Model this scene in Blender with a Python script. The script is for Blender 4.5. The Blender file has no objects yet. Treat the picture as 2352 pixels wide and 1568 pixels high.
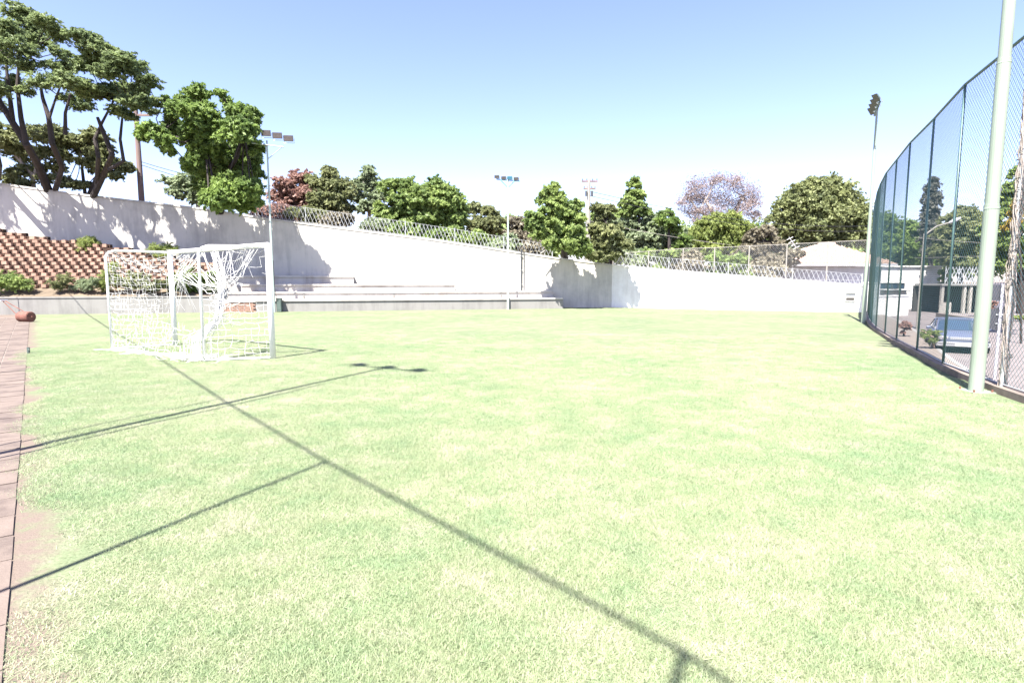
import bpy, math, random
import numpy as np
from mathutils import Vector, Matrix
random.seed(7)
RNG = np.random.default_rng(7)
R = math.radians

# ------------------------------------------------------------------ camera, sky, sun, exposure
sc = bpy.context.scene
F_PX = 1320.0                 # focal length in units of a 2352 px wide picture
CAM_Z = 1.6
PITCH = math.atan(140.0 / F_PX)
cam_d = bpy.data.cameras.new('camera')
cam_d.sensor_width = 36.0
cam_d.lens = 36.0 * F_PX / 2352.0
cam_d.clip_start = 0.05
cam_d.clip_end = 3000.0
cam = bpy.data.objects.new('camera', cam_d)
sc.collection.objects.link(cam)
cam.location = (0, 0, CAM_Z)
cam.rotation_euler = (R(90) - PITCH, 0, 0)
sc.camera = cam

SUN_AZ, SUN_EL = R(25), R(57)        # where the light travels to (from +Y towards +X), height
world = bpy.data.worlds.new("World")
sc.world = world
world.use_nodes = True
wn = world.node_tree
wn.nodes.clear()
sky = wn.nodes.new('ShaderNodeTexSky')
sky.sky_type = 'NISHITA'
sky.sun_disc = False
sky.sun_elevation = SUN_EL
sky.sun_rotation = SUN_AZ + math.pi
sky.altitude = 700
sky.air_density = 1.0
sky.dust_density = 1.2
sky.ozone_density = 3.0
wb = wn.nodes.new('ShaderNodeBackground')
wb.inputs['Strength'].default_value = 0.076
wo = wn.nodes.new('ShaderNodeOutputWorld')
wt = wn.nodes.new('ShaderNodeMix'); wt.data_type = 'RGBA'; wt.blend_type = 'MULTIPLY'      # the camera's white balance, the same for the whole sky
wt.inputs[0].default_value = 1.0; wt.inputs[7].default_value = (1.07, 0.90, 1.0, 1)
wn.links.new(sky.outputs[0], wt.inputs[6]); wn.links.new(wt.outputs[2], wb.inputs['Color'])
wn.links.new(wb.outputs[0], wo.inputs['Surface'])

sun_d = bpy.data.lights.new('sun', 'SUN')
sun_d.energy = 4.6
sun_d.angle = R(0.53)
sun_d.color = (1.0, 0.955, 0.88)
sun = bpy.data.objects.new('sun', sun_d)
sc.collection.objects.link(sun)
LD = Vector((math.sin(SUN_AZ) * math.cos(SUN_EL), math.cos(SUN_AZ) * math.cos(SUN_EL), -math.sin(SUN_EL)))
sun.rotation_euler = LD.to_track_quat('-Z', 'Y').to_euler()
sun.location = (-20, -30, 60)

sc.view_settings.view_transform = 'Standard'
sc.view_settings.look = 'None'
sc.view_settings.exposure = 2.3
sc.view_settings.gamma = 1.0
sc.view_settings.use_curve_mapping = False
sc.cycles.max_bounces = 8
sc.cycles.transparent_max_bounces = 8
sc.cycles.caustics_reflective = False
sc.cycles.caustics_refractive = False

# ------------------------------------------------------------------ from the picture to the place
CF = Vector((0, math.cos(PITCH), -math.sin(PITCH)))
CU = Vector((0, math.sin(PITCH), math.cos(PITCH)))
CO = Vector((0, 0, CAM_Z))
def ray(px, py):
    return CF + Vector((1, 0, 0)) * ((px - 1176) / F_PX) + CU * ((784 - py) / F_PX)
def P(px, py, Y):
    d = ray(px, py); return CO + d * (Y / d.y)
def G(px, py, z=0.0):
    d = ray(px, py); return CO + d * ((z - CAM_Z) / d.z)
def PR(v):
    d = Vector(v) - CO; w = d.dot(CF)
    return (1176 + F_PX * d.x / w, 784 - F_PX * d.dot(CU) / w)
def ZT(px, py, Y):
    return P(px, py, Y).z

# ------------------------------------------------------------------ object helpers
C = sc.collection
def tag(o, label=None, cat=None, group=None, kind=None):
    if label: o['label'] = label
    if cat: o['category'] = cat
    if group: o['group'] = group
    if kind: o['kind'] = kind
    return o
def thing(name, label, cat, loc=(0, 0, 0), rz=0.0, group=None):
    o = bpy.data.objects.new(name, None)
    o.empty_display_size = 0.3
    C.objects.link(o); o.location = loc; o.rotation_euler = (0, 0, rz)
    return tag(o, label, cat, group)
def place(o, parent):
    C.objects.link(o)
    if parent is not None:
        o.parent = parent
    return o
def local(parent, v):
    """world point -> coordinates of an (unscaled) parent"""
    m = Matrix.Translation(parent.location) @ Matrix.Rotation(parent.rotation_euler.z, 4, 'Z')
    return m.inverted() @ Vector(v)

class MB:
    def __init__(s): s.v = []; s.f = []
    def face(s, pts):
        i = len(s.v); s.v += [tuple(p) for p in pts]; s.f.append(tuple(range(i, i + len(pts))))
    def box(s, c, size, m=None, taper=1.0):
        i = len(s.v)
        hx, hy, hz = size[0] / 2, size[1] / 2, size[2] / 2
        for z in (-1, 1):
            k = taper if z > 0 else 1.0
            for x, y in ((-1, -1), (1, -1), (1, 1), (-1, 1)):
                p = Vector((x * hx * k, y * hy * k, z * hz))
                if m is not None: p = m @ p
                s.v.append(tuple(p + Vector(c)))
        for q in ((3, 2, 1, 0), (4, 5, 6, 7), (0, 1, 5, 4), (1, 2, 6, 5), (2, 3, 7, 6), (3, 0, 4, 7)):
            s.f.append(tuple(i + k for k in q))
    def prism(s, a, b, z0a, z1a, z0b, z1b, th, side=1):
        """upright slab from plan point a to b, thickness th away to one side"""
        a = Vector((a[0], a[1])); b = Vector((b[0], b[1]))
        d = (b - a).normalized(); n = Vector((-d.y, d.x)) * th * side
        i = len(s.v)
        for p, z0, z1 in ((a, z0a, z1a), (b, z0b, z1b), (b + n, z0b, z1b), (a + n, z0a, z1a)):
            s.v.append((p.x, p.y, z0)); s.v.append((p.x, p.y, z1))
        for k in range(4):
            j = (k + 1) % 4
            s.f.append((i + 2 * k, i + 2 * j, i + 2 * j + 1, i + 2 * k + 1))
        s.f.append((i + 1, i + 3, i + 5, i + 7)); s.f.append((i + 6, i + 4, i + 2, i))
    def tube(s, pts, r, n=6, cap=True):
        pts = [Vector(p) for p in pts]
        rr = r if isinstance(r, (list, tuple)) else [r] * len(pts)
        i = len(s.v); prev = None
        for k, p in enumerate(pts):
            d = (pts[min(k + 1, len(pts) - 1)] - pts[max(k - 1, 0)])
            if d.length < 1e-9: d = Vector((0, 0, 1))
            d.normalize()
            if prev is None:
                u = d.cross(Vector((0, 0, 1)))
                if u.length < 0.05: u = d.cross(Vector((0, 1, 0)))
            else:
                u = prev - d * prev.dot(d)
            u.normalize(); prev = u
            w = d.cross(u)
            for j in range(n):
                a = 2 * math.pi * j / n
                s.v.append(tuple(p + (u * math.cos(a) + w * math.sin(a)) * rr[k]))
        for k in range(len(pts) - 1):
            for j in range(n):
                a = i + k * n + j; b = i + k * n + (j + 1) % n
                s.f.append((a, b, b + n, a + n))
        if cap:
            s.f.append(tuple(i + j for j in range(n))[::-1])
            e = i + (len(pts) - 1) * n
            s.f.append(tuple(e + j for j in range(n)))
    def mesh(s, name, mat, smooth=False):
        me = bpy.data.meshes.new(name); me.from_pydata(s.v, [], s.f); me.update()
        if mat: me.materials.append(mat)
        if smooth:
            me.polygons.foreach_set('use_smooth', [True] * len(me.polygons))
        return me
    def build(s, name, mat, parent=None, smooth=False, bevel=0.0, loc=None, rz=0.0):
        o = bpy.data.objects.new(name, s.mesh(name, mat, smooth)); place(o, parent)
        if loc is not None: o.location = loc
        if rz: o.rotation_euler = (0, 0, rz)
        if bevel:
            b = o.modifiers.new('bevel', 'BEVEL'); b.width = bevel; b.segments = 2; b.limit_method = 'ANGLE'
        return o

def np_mesh(name, V, k, mat, var=None):
    """V: (n*k,3) vertices, every k in a row one face"""
    n = len(V) // k
    me = bpy.data.meshes.new(name)
    me.vertices.add(len(V)); me.vertices.foreach_set('co', np.ascontiguousarray(V, dtype=np.float32).ravel())
    me.loops.add(len(V)); me.loops.foreach_set('vertex_index', np.arange(len(V), dtype=np.int32))
    me.polygons.add(n)
    me.polygons.foreach_set('loop_start', np.arange(0, n * k, k, dtype=np.int32))
    me.update(calc_edges=True)
    if var is not None:
        a = me.attributes.new('shade', 'FLOAT', 'FACE'); a.data.foreach_set('value', var.astype(np.float32))
    me.materials.append(mat)
    return me

# ------------------------------------------------------------------ materials
def mat_new(name):
    m = bpy.data.materials.new(name); m.use_nodes = True
    n = m.node_tree.nodes; b = n['Principled BSDF']
    return m, n, m.node_tree.links, b
def ramp(n, l, src, stops):
    r = n.new('ShaderNodeValToRGB')
    while len(r.color_ramp.elements) < len(stops): r.color_ramp.elements.new(0.5)
    for e, (p, c) in zip(r.color_ramp.elements, stops):
        e.position = p; e.color = (*c, 1)
    l.new(src, r.inputs[0]); return r
def noise(n, l, scale, detail=6, rough=0.6, coord='world', stretch=None):
    t = n.new('ShaderNodeTexNoise'); t.inputs['Scale'].default_value = scale
    t.inputs['Detail'].default_value = detail; t.inputs['Roughness'].default_value = rough
    if coord == 'world':
        g = n.new('ShaderNodeNewGeometry'); src = g.outputs['Position']
    else:
        g = n.new('ShaderNodeTexCoord'); src = g.outputs['Object']
    if stretch:
        mp = n.new('ShaderNodeMapping'); mp.inputs['Scale'].default_value = stretch
        l.new(src, mp.inputs[0]); src = mp.outputs[0]
    l.new(src, t.inputs['Vector']); return t
def simple(name, col, rough=0.6, metal=0.0, var=0.12, scale=3.0, bump=0.0, bscale=60, stretch=None, dark=None):
    m, n, l, b = mat_new(name)
    t = noise(n, l, scale, stretch=stretch)
    lo = dark if dark else tuple(c * (1 - var) for c in col)
    hi = tuple(min(1, c * (1 + var)) for c in col)
    r = ramp(n, l, t.outputs['Fac'], [(0.3, lo), (0.5, col), (0.72, hi)])
    l.new(r.outputs[0], b.inputs['Base Color'])
    b.inputs['Roughness'].default_value = rough; b.inputs['Metallic'].default_value = metal
    if bump:
        t2 = noise(n, l, bscale, 4)
        bp = n.new('ShaderNodeBump'); bp.inputs['Strength'].default_value = bump; bp.inputs['Distance'].default_value = 0.02
        l.new(t2.outputs['Fac'], bp.inputs['Height']); l.new(bp.outputs[0], b.inputs['Normal'])
    return m
def mixc(n, l, fac, a, b_):
    x = n.new('ShaderNodeMix'); x.data_type = 'RGBA'
    l.new(fac, x.inputs[0]) if not isinstance(fac, float) else None
    for s, v in ((6, a), (7, b_)):
        if isinstance(v, tuple): x.inputs[s].default_value = (*v, 1)
        else: l.new(v, x.inputs[s])
    return x.outputs[2]
def grass_colour(n, l, lift=1.0):
    """patchy lawn: mown green, yellowing and straw patches, the same field of noise for soil sheet and blades"""
    k = lift
    t1 = noise(n, l, 0.33, 5, 0.62)
    r1 = ramp(n, l, t1.outputs['Fac'], [(0.34, (0.122 * k, 0.170 * k, 0.094 * k)), (0.48, (0.168 * k, 0.194 * k, 0.116 * k)),
                                         (0.66, (0.215 * k, 0.222 * k, 0.155 * k))])
    t2 = noise(n, l, 2.3, 6, 0.7)
    r2 = ramp(n, l, t2.outputs['Fac'], [(0.33, (0.116 * k, 0.166 * k, 0.092 * k)), (0.50, (0.174 * k, 0.196 * k, 0.120 * k)), (0.66, (0.255 * k, 0.240 * k, 0.190 * k))])
    t3 = noise(n, l, 9.0, 4, 0.7)
    c = mixc(n, l, t3.outputs['Fac'], r1.outputs[0], r2.outputs[0])
    return c
def mat_ground():
    m, n, l, b = mat_new('lawn_soil')
    c = grass_colour(n, l, 0.84)
    t = noise(n, l, 45, 4, 0.7)
    r = ramp(n, l, t.outputs['Fac'], [(0.32, (0.55, 0.58, 0.5)), (0.6, (1.12, 1.12, 1.1))])
    mm = n.new('ShaderNodeMix'); mm.data_type = 'RGBA'; mm.blend_type = 'MULTIPLY'; mm.inputs[0].default_value = 0.8
    l.new(c, mm.inputs[6]); l.new(r.outputs[0], mm.inputs[7])
    # bare pinkish soil along the paved strip
    g = n.new('ShaderNodeNewGeometry')
    dp = n.new('ShaderNodeVectorMath'); dp.operation = 'DOT_PRODUCT'
    dp.inputs[1].default_value = (PATH_N.x, PATH_N.y, 0)
    l.new(g.outputs['Position'], dp.inputs[0])
    sub = n.new('ShaderNodeMath'); sub.operation = 'SUBTRACT'; sub.inputs[1].default_value = PATH_C
    l.new(dp.outputs['Value'], sub.inputs[0])
    t4 = noise(n, l, 3.0, 6, 0.7)
    ad = n.new('ShaderNodeMath'); ad.operation = 'MULTIPLY_ADD'; ad.inputs[1].default_value = 1.1; ad.inputs[2].default_value = -0.52
    l.new(t4.outputs['Fac'], ad.inputs[0])
    s2 = n.new('ShaderNodeMath'); s2.operation = 'SUBTRACT'
    l.new(sub.outputs[0], s2.inputs[0]); l.new(ad.outputs[0], s2.inputs[1])
    mr = n.new('ShaderNodeMapRange'); mr.inputs[1].default_value = 0.0; mr.inputs[2].default_value = 0.22
    l.new(s2.outputs[0], mr.inputs[0])
    col = mixc(n, l, mr.outputs[0], (0.140, 0.112, 0.094), mm.outputs[2])
    l.new(col, b.inputs['Base Color']); b.inputs['Roughness'].default_value = 0.95
    b.inputs['Specular IOR Level'].default_value = 0.1
    bp = n.new('ShaderNodeBump'); bp.inputs['Strength'].default_value = 0.5; bp.inputs['Distance'].default_value = 0.02
    l.new(t.outputs['Fac'], bp.inputs['Height']); l.new(bp.outputs[0], b.inputs['Normal'])
    return m
def mat_blades():
    m, n, l, b = mat_new('grass_blades')
    c = grass_colour(n, l, 2.15)
    a = n.new('ShaderNodeAttribute'); a.attribute_name = 'shade'
    r = ramp(n, l, a.outputs['Fac'], [(0.0, (0.74, 0.82, 0.72)), (0.6, (1.0, 1.0, 1.0)), (1.0, (1.2, 1.12, 1.2))])
    mm = n.new('ShaderNodeMix'); mm.data_type = 'RGBA'; mm.blend_type = 'MULTIPLY'; mm.inputs[0].default_value = 1.0
    l.new(c, mm.inputs[6]); l.new(r.outputs[0], mm.inputs[7])
    l.new(mm.outputs[2], b.inputs['Base Color']); b.inputs['Roughness'].default_value = 0.6
    b.inputs['Specular IOR Level'].default_value = 0.25
    tr = n.new('ShaderNodeBsdfTranslucent'); l.new(mm.outputs[2], tr.inputs['Color'])
    mx = n.new('ShaderNodeMixShader'); mx.inputs[0].default_value = 0.42
    l.new(b.outputs[0], mx.inputs[1]); l.new(tr.outputs[0], mx.inputs[2])
    l.new(mx.outputs[0], n['Material Output'].inputs['Surface'])
    return m
def mat_leaf(name, lo, hi, trans=0.3, rough=0.55):
    """two real leaf colours; which one a leaf has is its own 'shade' attribute plus slow noise"""
    m, n, l, b = mat_new(name)
    a = n.new('ShaderNodeAttribute'); a.attribute_name = 'shade'
    t = noise(n, l, 0.55, 3)
    ad = n.new('ShaderNodeMath'); ad.operation = 'ADD'; l.new(a.outputs['Fac'], ad.inputs[0]); l.new(t.outputs['Fac'], ad.inputs[1])
    hf = n.new('ShaderNodeMath'); hf.operation = 'MULTIPLY'; hf.inputs[1].default_value = 0.5; l.new(ad.outputs[0], hf.inputs[0])
    r = ramp(n, l, hf.outputs[0], [(0.22, lo), (0.72, hi)])
    l.new(r.outputs[0], b.inputs['Base Color']); b.inputs['Roughness'].default_value = rough
    b.inputs['Specular IOR Level'].default_value = 0.35
    tr = n.new('ShaderNodeBsdfTranslucent'); l.new(r.outputs[0], tr.inputs['Color'])
    mx = n.new('ShaderNodeMixShader'); mx.inputs[0].default_value = trans
    l.new(b.outputs[0], mx.inputs[1]); l.new(tr.outputs[0], mx.inputs[2])
    l.new(mx.outputs[0], n['Material Output'].inputs['Surface'])
    return m
def mat_plaster(name, col, stain, amount=0.5):
    m, n, l, b = mat_new(name)
    t1 = noise(n, l, 0.5, 8, 0.65)
    t2 = noise(n, l, 1.6, 6, 0.7, stretch=(1, 1, 0.12))       # rain streaks
    mu = n.new('ShaderNodeMath'); mu.operation = 'MULTIPLY'; l.new(t1.outputs['Fac'], mu.inputs[0]); l.new(t2.outputs['Fac'], mu.inputs[1])
    r = ramp(n, l, mu.outputs[0], [(0.12, stain), (0.22 + 0.1 * amount, col), (0.45, tuple(min(1, c * 1.06) for c in col))])
    l.new(r.outputs[0], b.inputs['Base Color']); b.inputs['Roughness'].default_value = 0.9
    b.inputs['Specular IOR Level'].default_value = 0.2
    t3 = noise(n, l, 35, 5); bp = n.new('ShaderNodeBump'); bp.inputs['Strength'].default_value = 0.25; bp.inputs['Distance'].default_value = 0.02
    l.new(t3.outputs['Fac'], bp.inputs['Height']); l.new(bp.outputs[0], b.inputs['Normal'])
    return m

# path edge (a straight line on the ground): points p with p.n = PATH_C, lawn on the side > PATH_C
PE0, PE1 = Vector((-17.6, 20.9)), Vector((-5.15, 5.9))
pd = (PE1 - PE0).normalized()
PATH_D = -pd                                        # away from the camera
PATH_N = Vector((-pd.y, pd.x))
if PATH_N.x < 0: PATH_N = -PATH_N
PATH_C = PE0.dot(PATH_N)

M = dict(
    ground=mat_ground(), blades=mat_blades(),
    wall=mat_plaster('retaining_wall_plaster', (0.48, 0.462, 0.42), (0.31, 0.30, 0.28)),
    wall_cap=mat_plaster('wall_cap_concrete', (0.40, 0.39, 0.37), (0.24, 0.24, 0.23)),
    white=mat_plaster('white_painted_wall', (0.74, 0.73, 0.70), (0.56, 0.54, 0.5)),
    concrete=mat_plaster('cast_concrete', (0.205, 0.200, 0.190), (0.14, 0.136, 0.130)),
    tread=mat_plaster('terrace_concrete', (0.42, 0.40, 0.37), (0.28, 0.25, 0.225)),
    house=mat_plaster('house_paint', (0.42, 0.41, 0.43), (0.32, 0.32, 0.33)),
    terracotta=simple('terracotta_block', (0.285, 0.185, 0.138), 0.9, var=0.3, scale=2.2, bump=0.4),
    brick=simple('red_brick', (0.25, 0.155, 0.118), 0.9, var=0.25, scale=6, bump=0.3),
    soil=simple('dark_planting_soil', (0.050, 0.028, 0.020), 1.0, var=0.4, scale=5, bump=0.6),
    earth=simple('dry_earth', (0.13, 0.10, 0.07), 1.0, var=0.25, scale=0.4, bump=0.4),
    paver=simple('pink_concrete_paver', (0.122, 0.094, 0.078), 0.9, var=0.25, scale=2.5, bump=0.3, dark=(0.065, 0.047, 0.041)),
    goal=simple('white_goal_paint', (0.80, 0.80, 0.79), 0.35, var=0.03, scale=5),
    net=simple('white_net_cord', (0.60, 0.60, 0.58), 0.8, var=0.05),
    pole=simple('pale_green_pole_paint', (0.215, 0.26, 0.205), 0.45, var=0.08, scale=4, stretch=(1, 1, 0.3)),
    polepale=simple('pale_grey_green_paint', (0.34, 0.40, 0.37), 0.45, var=0.06),
    galv=simple('galvanised_steel', (0.42, 0.44, 0.45), 0.4, 0.4, var=0.1, scale=6),
    green=simple('green_fence_paint', (0.060, 0.115, 0.108), 0.5, var=0.2, scale=3),
    pvc=simple('green_coated_wire', (0.055, 0.115, 0.125), 0.5, var=0.1),
    wire=simple('galvanised_razor_strip', (0.46, 0.47, 0.48), 0.35, 0.5, var=0.1),
    cable=simple('black_cable', (0.03, 0.03, 0.035), 0.6, var=0.1),
    lamp_body=simple('floodlight_casing', (0.07, 0.075, 0.08), 0.45, 0.3, var=0.1),
    lamp_glass=simple('floodlight_glass', (0.10, 0.088, 0.088), 0.12, 0.0, var=0.2, scale=8),
    lamp_blue=simple('blue_floodlight_casing', (0.05, 0.19, 0.27), 0.45, 0.2, var=0.1),
    rust=simple('rusty_iron', (0.15, 0.062, 0.045), 0.8, 0.1, var=0.4, scale=7, bump=0.4),
    bark=simple('grey_brown_bark', (0.038, 0.030, 0.028), 0.95, var=0.35, scale=4, bump=0.6, stretch=(1, 1, 0.3)),
    bark_pale=simple('pale_bark', (0.30, 0.26, 0.23), 0.9, var=0.25, scale=4, bump=0.5),
    wood=simple('weathered_pole_wood', (0.17, 0.12, 0.11), 0.9, var=0.3, scale=5, stretch=(1, 1, 0.1)),
    poleconc=simple('utility_pole_concrete', (0.24, 0.225, 0.20), 0.85, var=0.15),
    road=simple('cobbled_street', (0.135, 0.115, 0.112), 0.9, var=0.15, scale=1.2, bump=0.3),
    walk=simple('sandy_pavement', (0.175, 0.145, 0.125), 0.9, var=0.12, scale=1.0, bump=0.2),
    kerb=simple('kerb_stone', (0.22, 0.21, 0.20), 0.85, var=0.15),
    kerb_dark=simple('weathered_kerb', (0.15, 0.12, 0.10), 0.9, var=0.35, scale=5),
    tile=simple('roof_tile', (0.36, 0.25, 0.195), 0.85, var=0.2, scale=3),
    dark=simple('dark_interior', (0.03, 0.027, 0.025), 0.8, var=0.2),
    door=simple('brown_door_paint', (0.13, 0.085, 0.08), 0.6, var=0.2),
    glass=simple('window_glass', (0.03, 0.05, 0.08), 0.06, 0.0, var=0.1),
    carpaint=simple('silver_blue_car_paint', (0.115, 0.13, 0.19), 0.25, 0.3, var=0.05),
    bumper=simple('grey_bumper', (0.22, 0.22, 0.23), 0.5, var=0.08),
    rubber=simple('tyre_rubber', (0.02, 0.02, 0.02), 0.8, var=0.2),
    chrome=simple('bright_trim', (0.6, 0.6, 0.62), 0.15, 0.9, var=0.03),
    plate=simple('number_plate_white', (0.7, 0.7, 0.7), 0.5, var=0.03),
    signback=simple('grey_sign_back', (0.055, 0.055, 0.065), 0.5, 0.1, var=0.15, scale=4),
    greywall=simple('lilac_grey_render', (0.115, 0.108, 0.128), 0.9, var=0.12),
    boxgreen=simple('dark_green_box', (0.06, 0.085, 0.075), 0.55, var=0.15),
    whitepost=simple('white_post_paint', (0.36, 0.36, 0.40), 0.5, var=0.08),
)
LM = dict(
    jaca=mat_leaf('feathery_leaf', (0.08, 0.12, 0.06), (0.285, 0.350, 0.145), 0.5),
    olive=mat_leaf('olive_leaf', (0.105, 0.13, 0.062), (0.320, 0.340, 0.160), 0.5),
    bright=mat_leaf('bright_leaf', (0.07, 0.125, 0.04), (0.285, 0.385, 0.105), 0.5),
    red=mat_leaf('red_leaf', (0.2, 0.125, 0.105), (0.42, 0.26, 0.215), 0.42),
    pale=mat_leaf('grey_green_leaf', (0.16, 0.205, 0.125), (0.34, 0.4, 0.235), 0.46),
    mid=mat_leaf('mid_green_leaf', (0.1, 0.165, 0.058), (0.365, 0.450, 0.150), 0.5),
    lime=mat_leaf('yellow_green_leaf', (0.11, 0.16, 0.045), (0.33, 0.38, 0.12), 0.45),
    bare=mat_leaf('dry_seed_pods', (0.14, 0.105, 0.10), (0.30, 0.235, 0.215), 0.1),
    dome=mat_leaf('dense_dome_leaf', (0.09, 0.115, 0.05), (0.31, 0.34, 0.15), 0.46),
    yellow=mat_leaf('yellowing_leaf', (0.16, 0.14, 0.04), (0.38, 0.27, 0.05)),
    brown=mat_leaf('brown_scrub_leaf', (0.15, 0.135, 0.1), (0.31, 0.28, 0.2), 0.38),
    cyp=mat_leaf('grey_cypress_leaf', (0.075, 0.085, 0.075), (0.22, 0.215, 0.18), 0.35),
)

# ------------------------------------------------------------------ plan of the place
FEN = [(5.45, -1.0), (5.75, 1.3), (6.1, 3.6), (6.35, 5.9), (7.0, 8.1), (7.8, 10.3), (8.8, 12.4), (9.75, 14.5), (10.75, 16.5), (11.75, 18.5), (12.85, 20.5),
       (14.0, 22.5), (15.2, 24.5), (16.4, 26.5), (17.5, 28.3)]
cor = G(1403, 706)                                   # corner of the two tall walls
rend = G(1988, 717)
CORN = Vector((cor.x, cor.y)); REND = Vector((rend.x, rend.y))
lw0, lw1 = G(100, 722), G(1290, 708.5)
LW0, LW1 = Vector((lw0.x, lw0.y)), Vector((lw1.x, lw1.y))
LWD = (LW1 - LW0).normalized(); LWN = Vector((-LWD.y, LWD.x))    # along the low wall, and away from the camera
def lw_at(px, off=0.0):
    """plan point on the low wall line (shifted back by off) seen at column px"""
    o = LW0 + LWN * off
    k = (px - 1176) / (F_PX * math.cos(PITCH))
    # x = k * (depth) ; depth ~ y/cos for points near eye height
    t = (k * o.y - o.x) / (LWD.x - k * LWD.y)
    return o + LWD * t
WALL_Y0 = 33.0
WL = Vector((-1400 / F_PX * WALL_Y0, WALL_Y0))
def tw(px):
    """plan point of the tall left wall's face at column px"""
    k = (px - 1176) / (F_PX * math.cos(PITCH)); d = (CORN - WL)
    t = (k * WL.y - WL.x) / (d.x - k * d.y)
    return WL + d * t
def rw(px):
    k = (px - 1176) / (F_PX * math.cos(PITCH)); d = (REND - CORN)
    t = (k * CORN.y - CORN.x) / (d.x - k * d.y)
    return CORN + d * t

# ------------------------------------------------------------------ setting: ground, lawn, street
def sheet(name, pts, z, mat, skirt=None, kind='structure', div=None):
    m = MB(); m.face([(p[0], p[1], z) for p in pts])
    if skirt is not None:
        for a, b in zip(pts, pts[1:] + pts[:1]):
            m.face([(a[0], a[1], skirt), (b[0], b[1], skirt), (b[0], b[1], z), (a[0], a[1], z)])
    o = m.build(name, mat); o['kind'] = kind; return o

sheet('ground', [(-600, -300), (900, -300), (900, 1500), (-600, 1500)], -1.30, M['earth'])
fen_in = [(x - 0.0, y) for x, y in FEN]
field_pts = [(-60, -25), (5.0, -25)] + fen_in + [(REND.x, REND.y + 0.1), (CORN.x, CORN.y + 0.1), (-60, 33.4)]
sheet('field', field_pts, 0.0, M['ground'], skirt=-1.30)
# street on the far side of the fence, with its pavement and kerb
def off(pts, d):
    out = []
    for i, p in enumerate(pts):
        a = Vector(pts[max(i - 1, 0)]); b = Vector(pts[min(i + 1, len(pts) - 1)])
        t = (b - a).normalized(); n = Vector((t.y, -t.x)); out.append((p[0] + n.x * d, p[1] + n.y * d))
    return out
fx = [(4.9, -25)] + FEN + [(23, 38), (34, 60)]
sheet('street', [(6.0, -25), (150, -25), (150, 140), (20, 140), (18, 36), (9.2, 12), (6.6, 0)], -1.25, M['road'])
m = MB(); a_, b_ = off(fx, 0.02), off(fx, 2.35)
for i in range(len(fx) - 1):
    m.face([(*a_[i], -1.10), (*b_[i], -1.10), (*b_[i + 1], -1.10), (*a_[i + 1], -1.10)])
o = m.build('pavement', M['walk']); o['kind'] = 'structure'
kb = thing('kerb', None, None); kb['kind'] = 'structure'
c_ = off(fx, 2.5)
for i in range(0, len(fx) - 1):
    for s in range(2):
        u0, u1 = s / 2 + 0.006, (s + 1) / 2 - 0.006
        L = lambda q, u: Vector(q[i]).lerp(Vector(q[i + 1]), u)
        mm = MB(); q = [L(b_, u0), L(c_, u0), L(c_, u1), L(b_, u1)]
        mm.v = [(p.x, p.y, -1.30) for p in q] + [(p.x, p.y, -1.095) for p in q]
        mm.f = [(0, 1, 5, 4), (1, 2, 6, 5), (2, 3, 7, 6), (3, 0, 4, 7), (4, 5, 6, 7)]
        mm.build('kerb_stone', M['kerb'], kb)
# bank behind the tall walls, the ground the trees stand on
TOPL = [(-220, 388), (0, 415), (150, 437), (325, 459), (480, 477), (630, 501), (750, 517), (1000, 549), (1270, 590), (1403, 607)]
TOPR = [(1403, 607), (1500, 617), (1700, 633), (1850, 645), (1978, 655)]
def top_z_left(px):
    xs = [a for a, b in TOPL]; ys = [b for a, b in TOPL]
    y = float(np.interp(px, xs, ys)); return ZT(px, y, tw(px).y)
m = MB(); pl = []
for px, py in TOPL: p = tw(px); pl.append((p.x, p.y + 0.2, ZT(px, py, p.y) - 0.35))
for px, py in TOPR[1:]: p = rw(px); pl.append((p.x, p.y + 0.2, ZT(px, py, p.y) - 0.35))
for a, b in zip(pl, pl[1:]):
    sa, sb = 1 + 40 / a[1], 1 + 40 / b[1]
    m.face([a, b, (b[0] * 1.5, b[1] + 22, b[2] - 0.2), (a[0] * 1.5, a[1] + 22, a[2] - 0.2)])
    m.face([(a[0] * 1.5, a[1] + 22, a[2] - 0.2), (b[0] * 1.5, b[1] + 22, b[2] - 0.2), (b[0] * 6, b[1] + 250, -1.25), (a[0] * 6, a[1] + 250, -1.25)])
o = m.build('hill', M['earth']); o['kind'] = 'structure'

# paved strip along the left edge of the lawn, every slab a piece
base = MB()
e0 = PE0 + PATH_D * 6; e1 = PE1 - PATH_D * 5.2
q = [e0 - PATH_N * .03, e1 - PATH_N * .03, e1 - PATH_N * 1.13, e0 - PATH_N * 1.13]
base.face([(p.x, p.y, 0.004) for p in q])
path = base.build('path', M['walk']); path['kind'] = 'structure'
pm = MB(); pm.box((0, 0, 0), (0.362, 0.392, 0.05)); pm_me = pm.mesh('paver', M['paver'])
ang = math.atan2(PATH_D.y, PATH_D.x) - math.pi / 2
Lp = (e0 - e1).length; k = 0
for i in range(int(Lp / 0.41)):
    for j in range(3):
        if k >= 298: break
        c = e1 + PATH_D * (0.2 + i * 0.41) - PATH_N * (0.187 + j * 0.382)
        o = bpy.data.objects.new('paver', pm_me); place(o, path)
        o.location = (c.x + random.uniform(-.004, .004), c.y, -0.017 + random.uniform(0, 0.005))
        o.rotation_euler = (random.uniform(-.012, .012), random.uniform(-.012, .012), ang + random.uniform(-.012, .012)); k += 1

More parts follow.
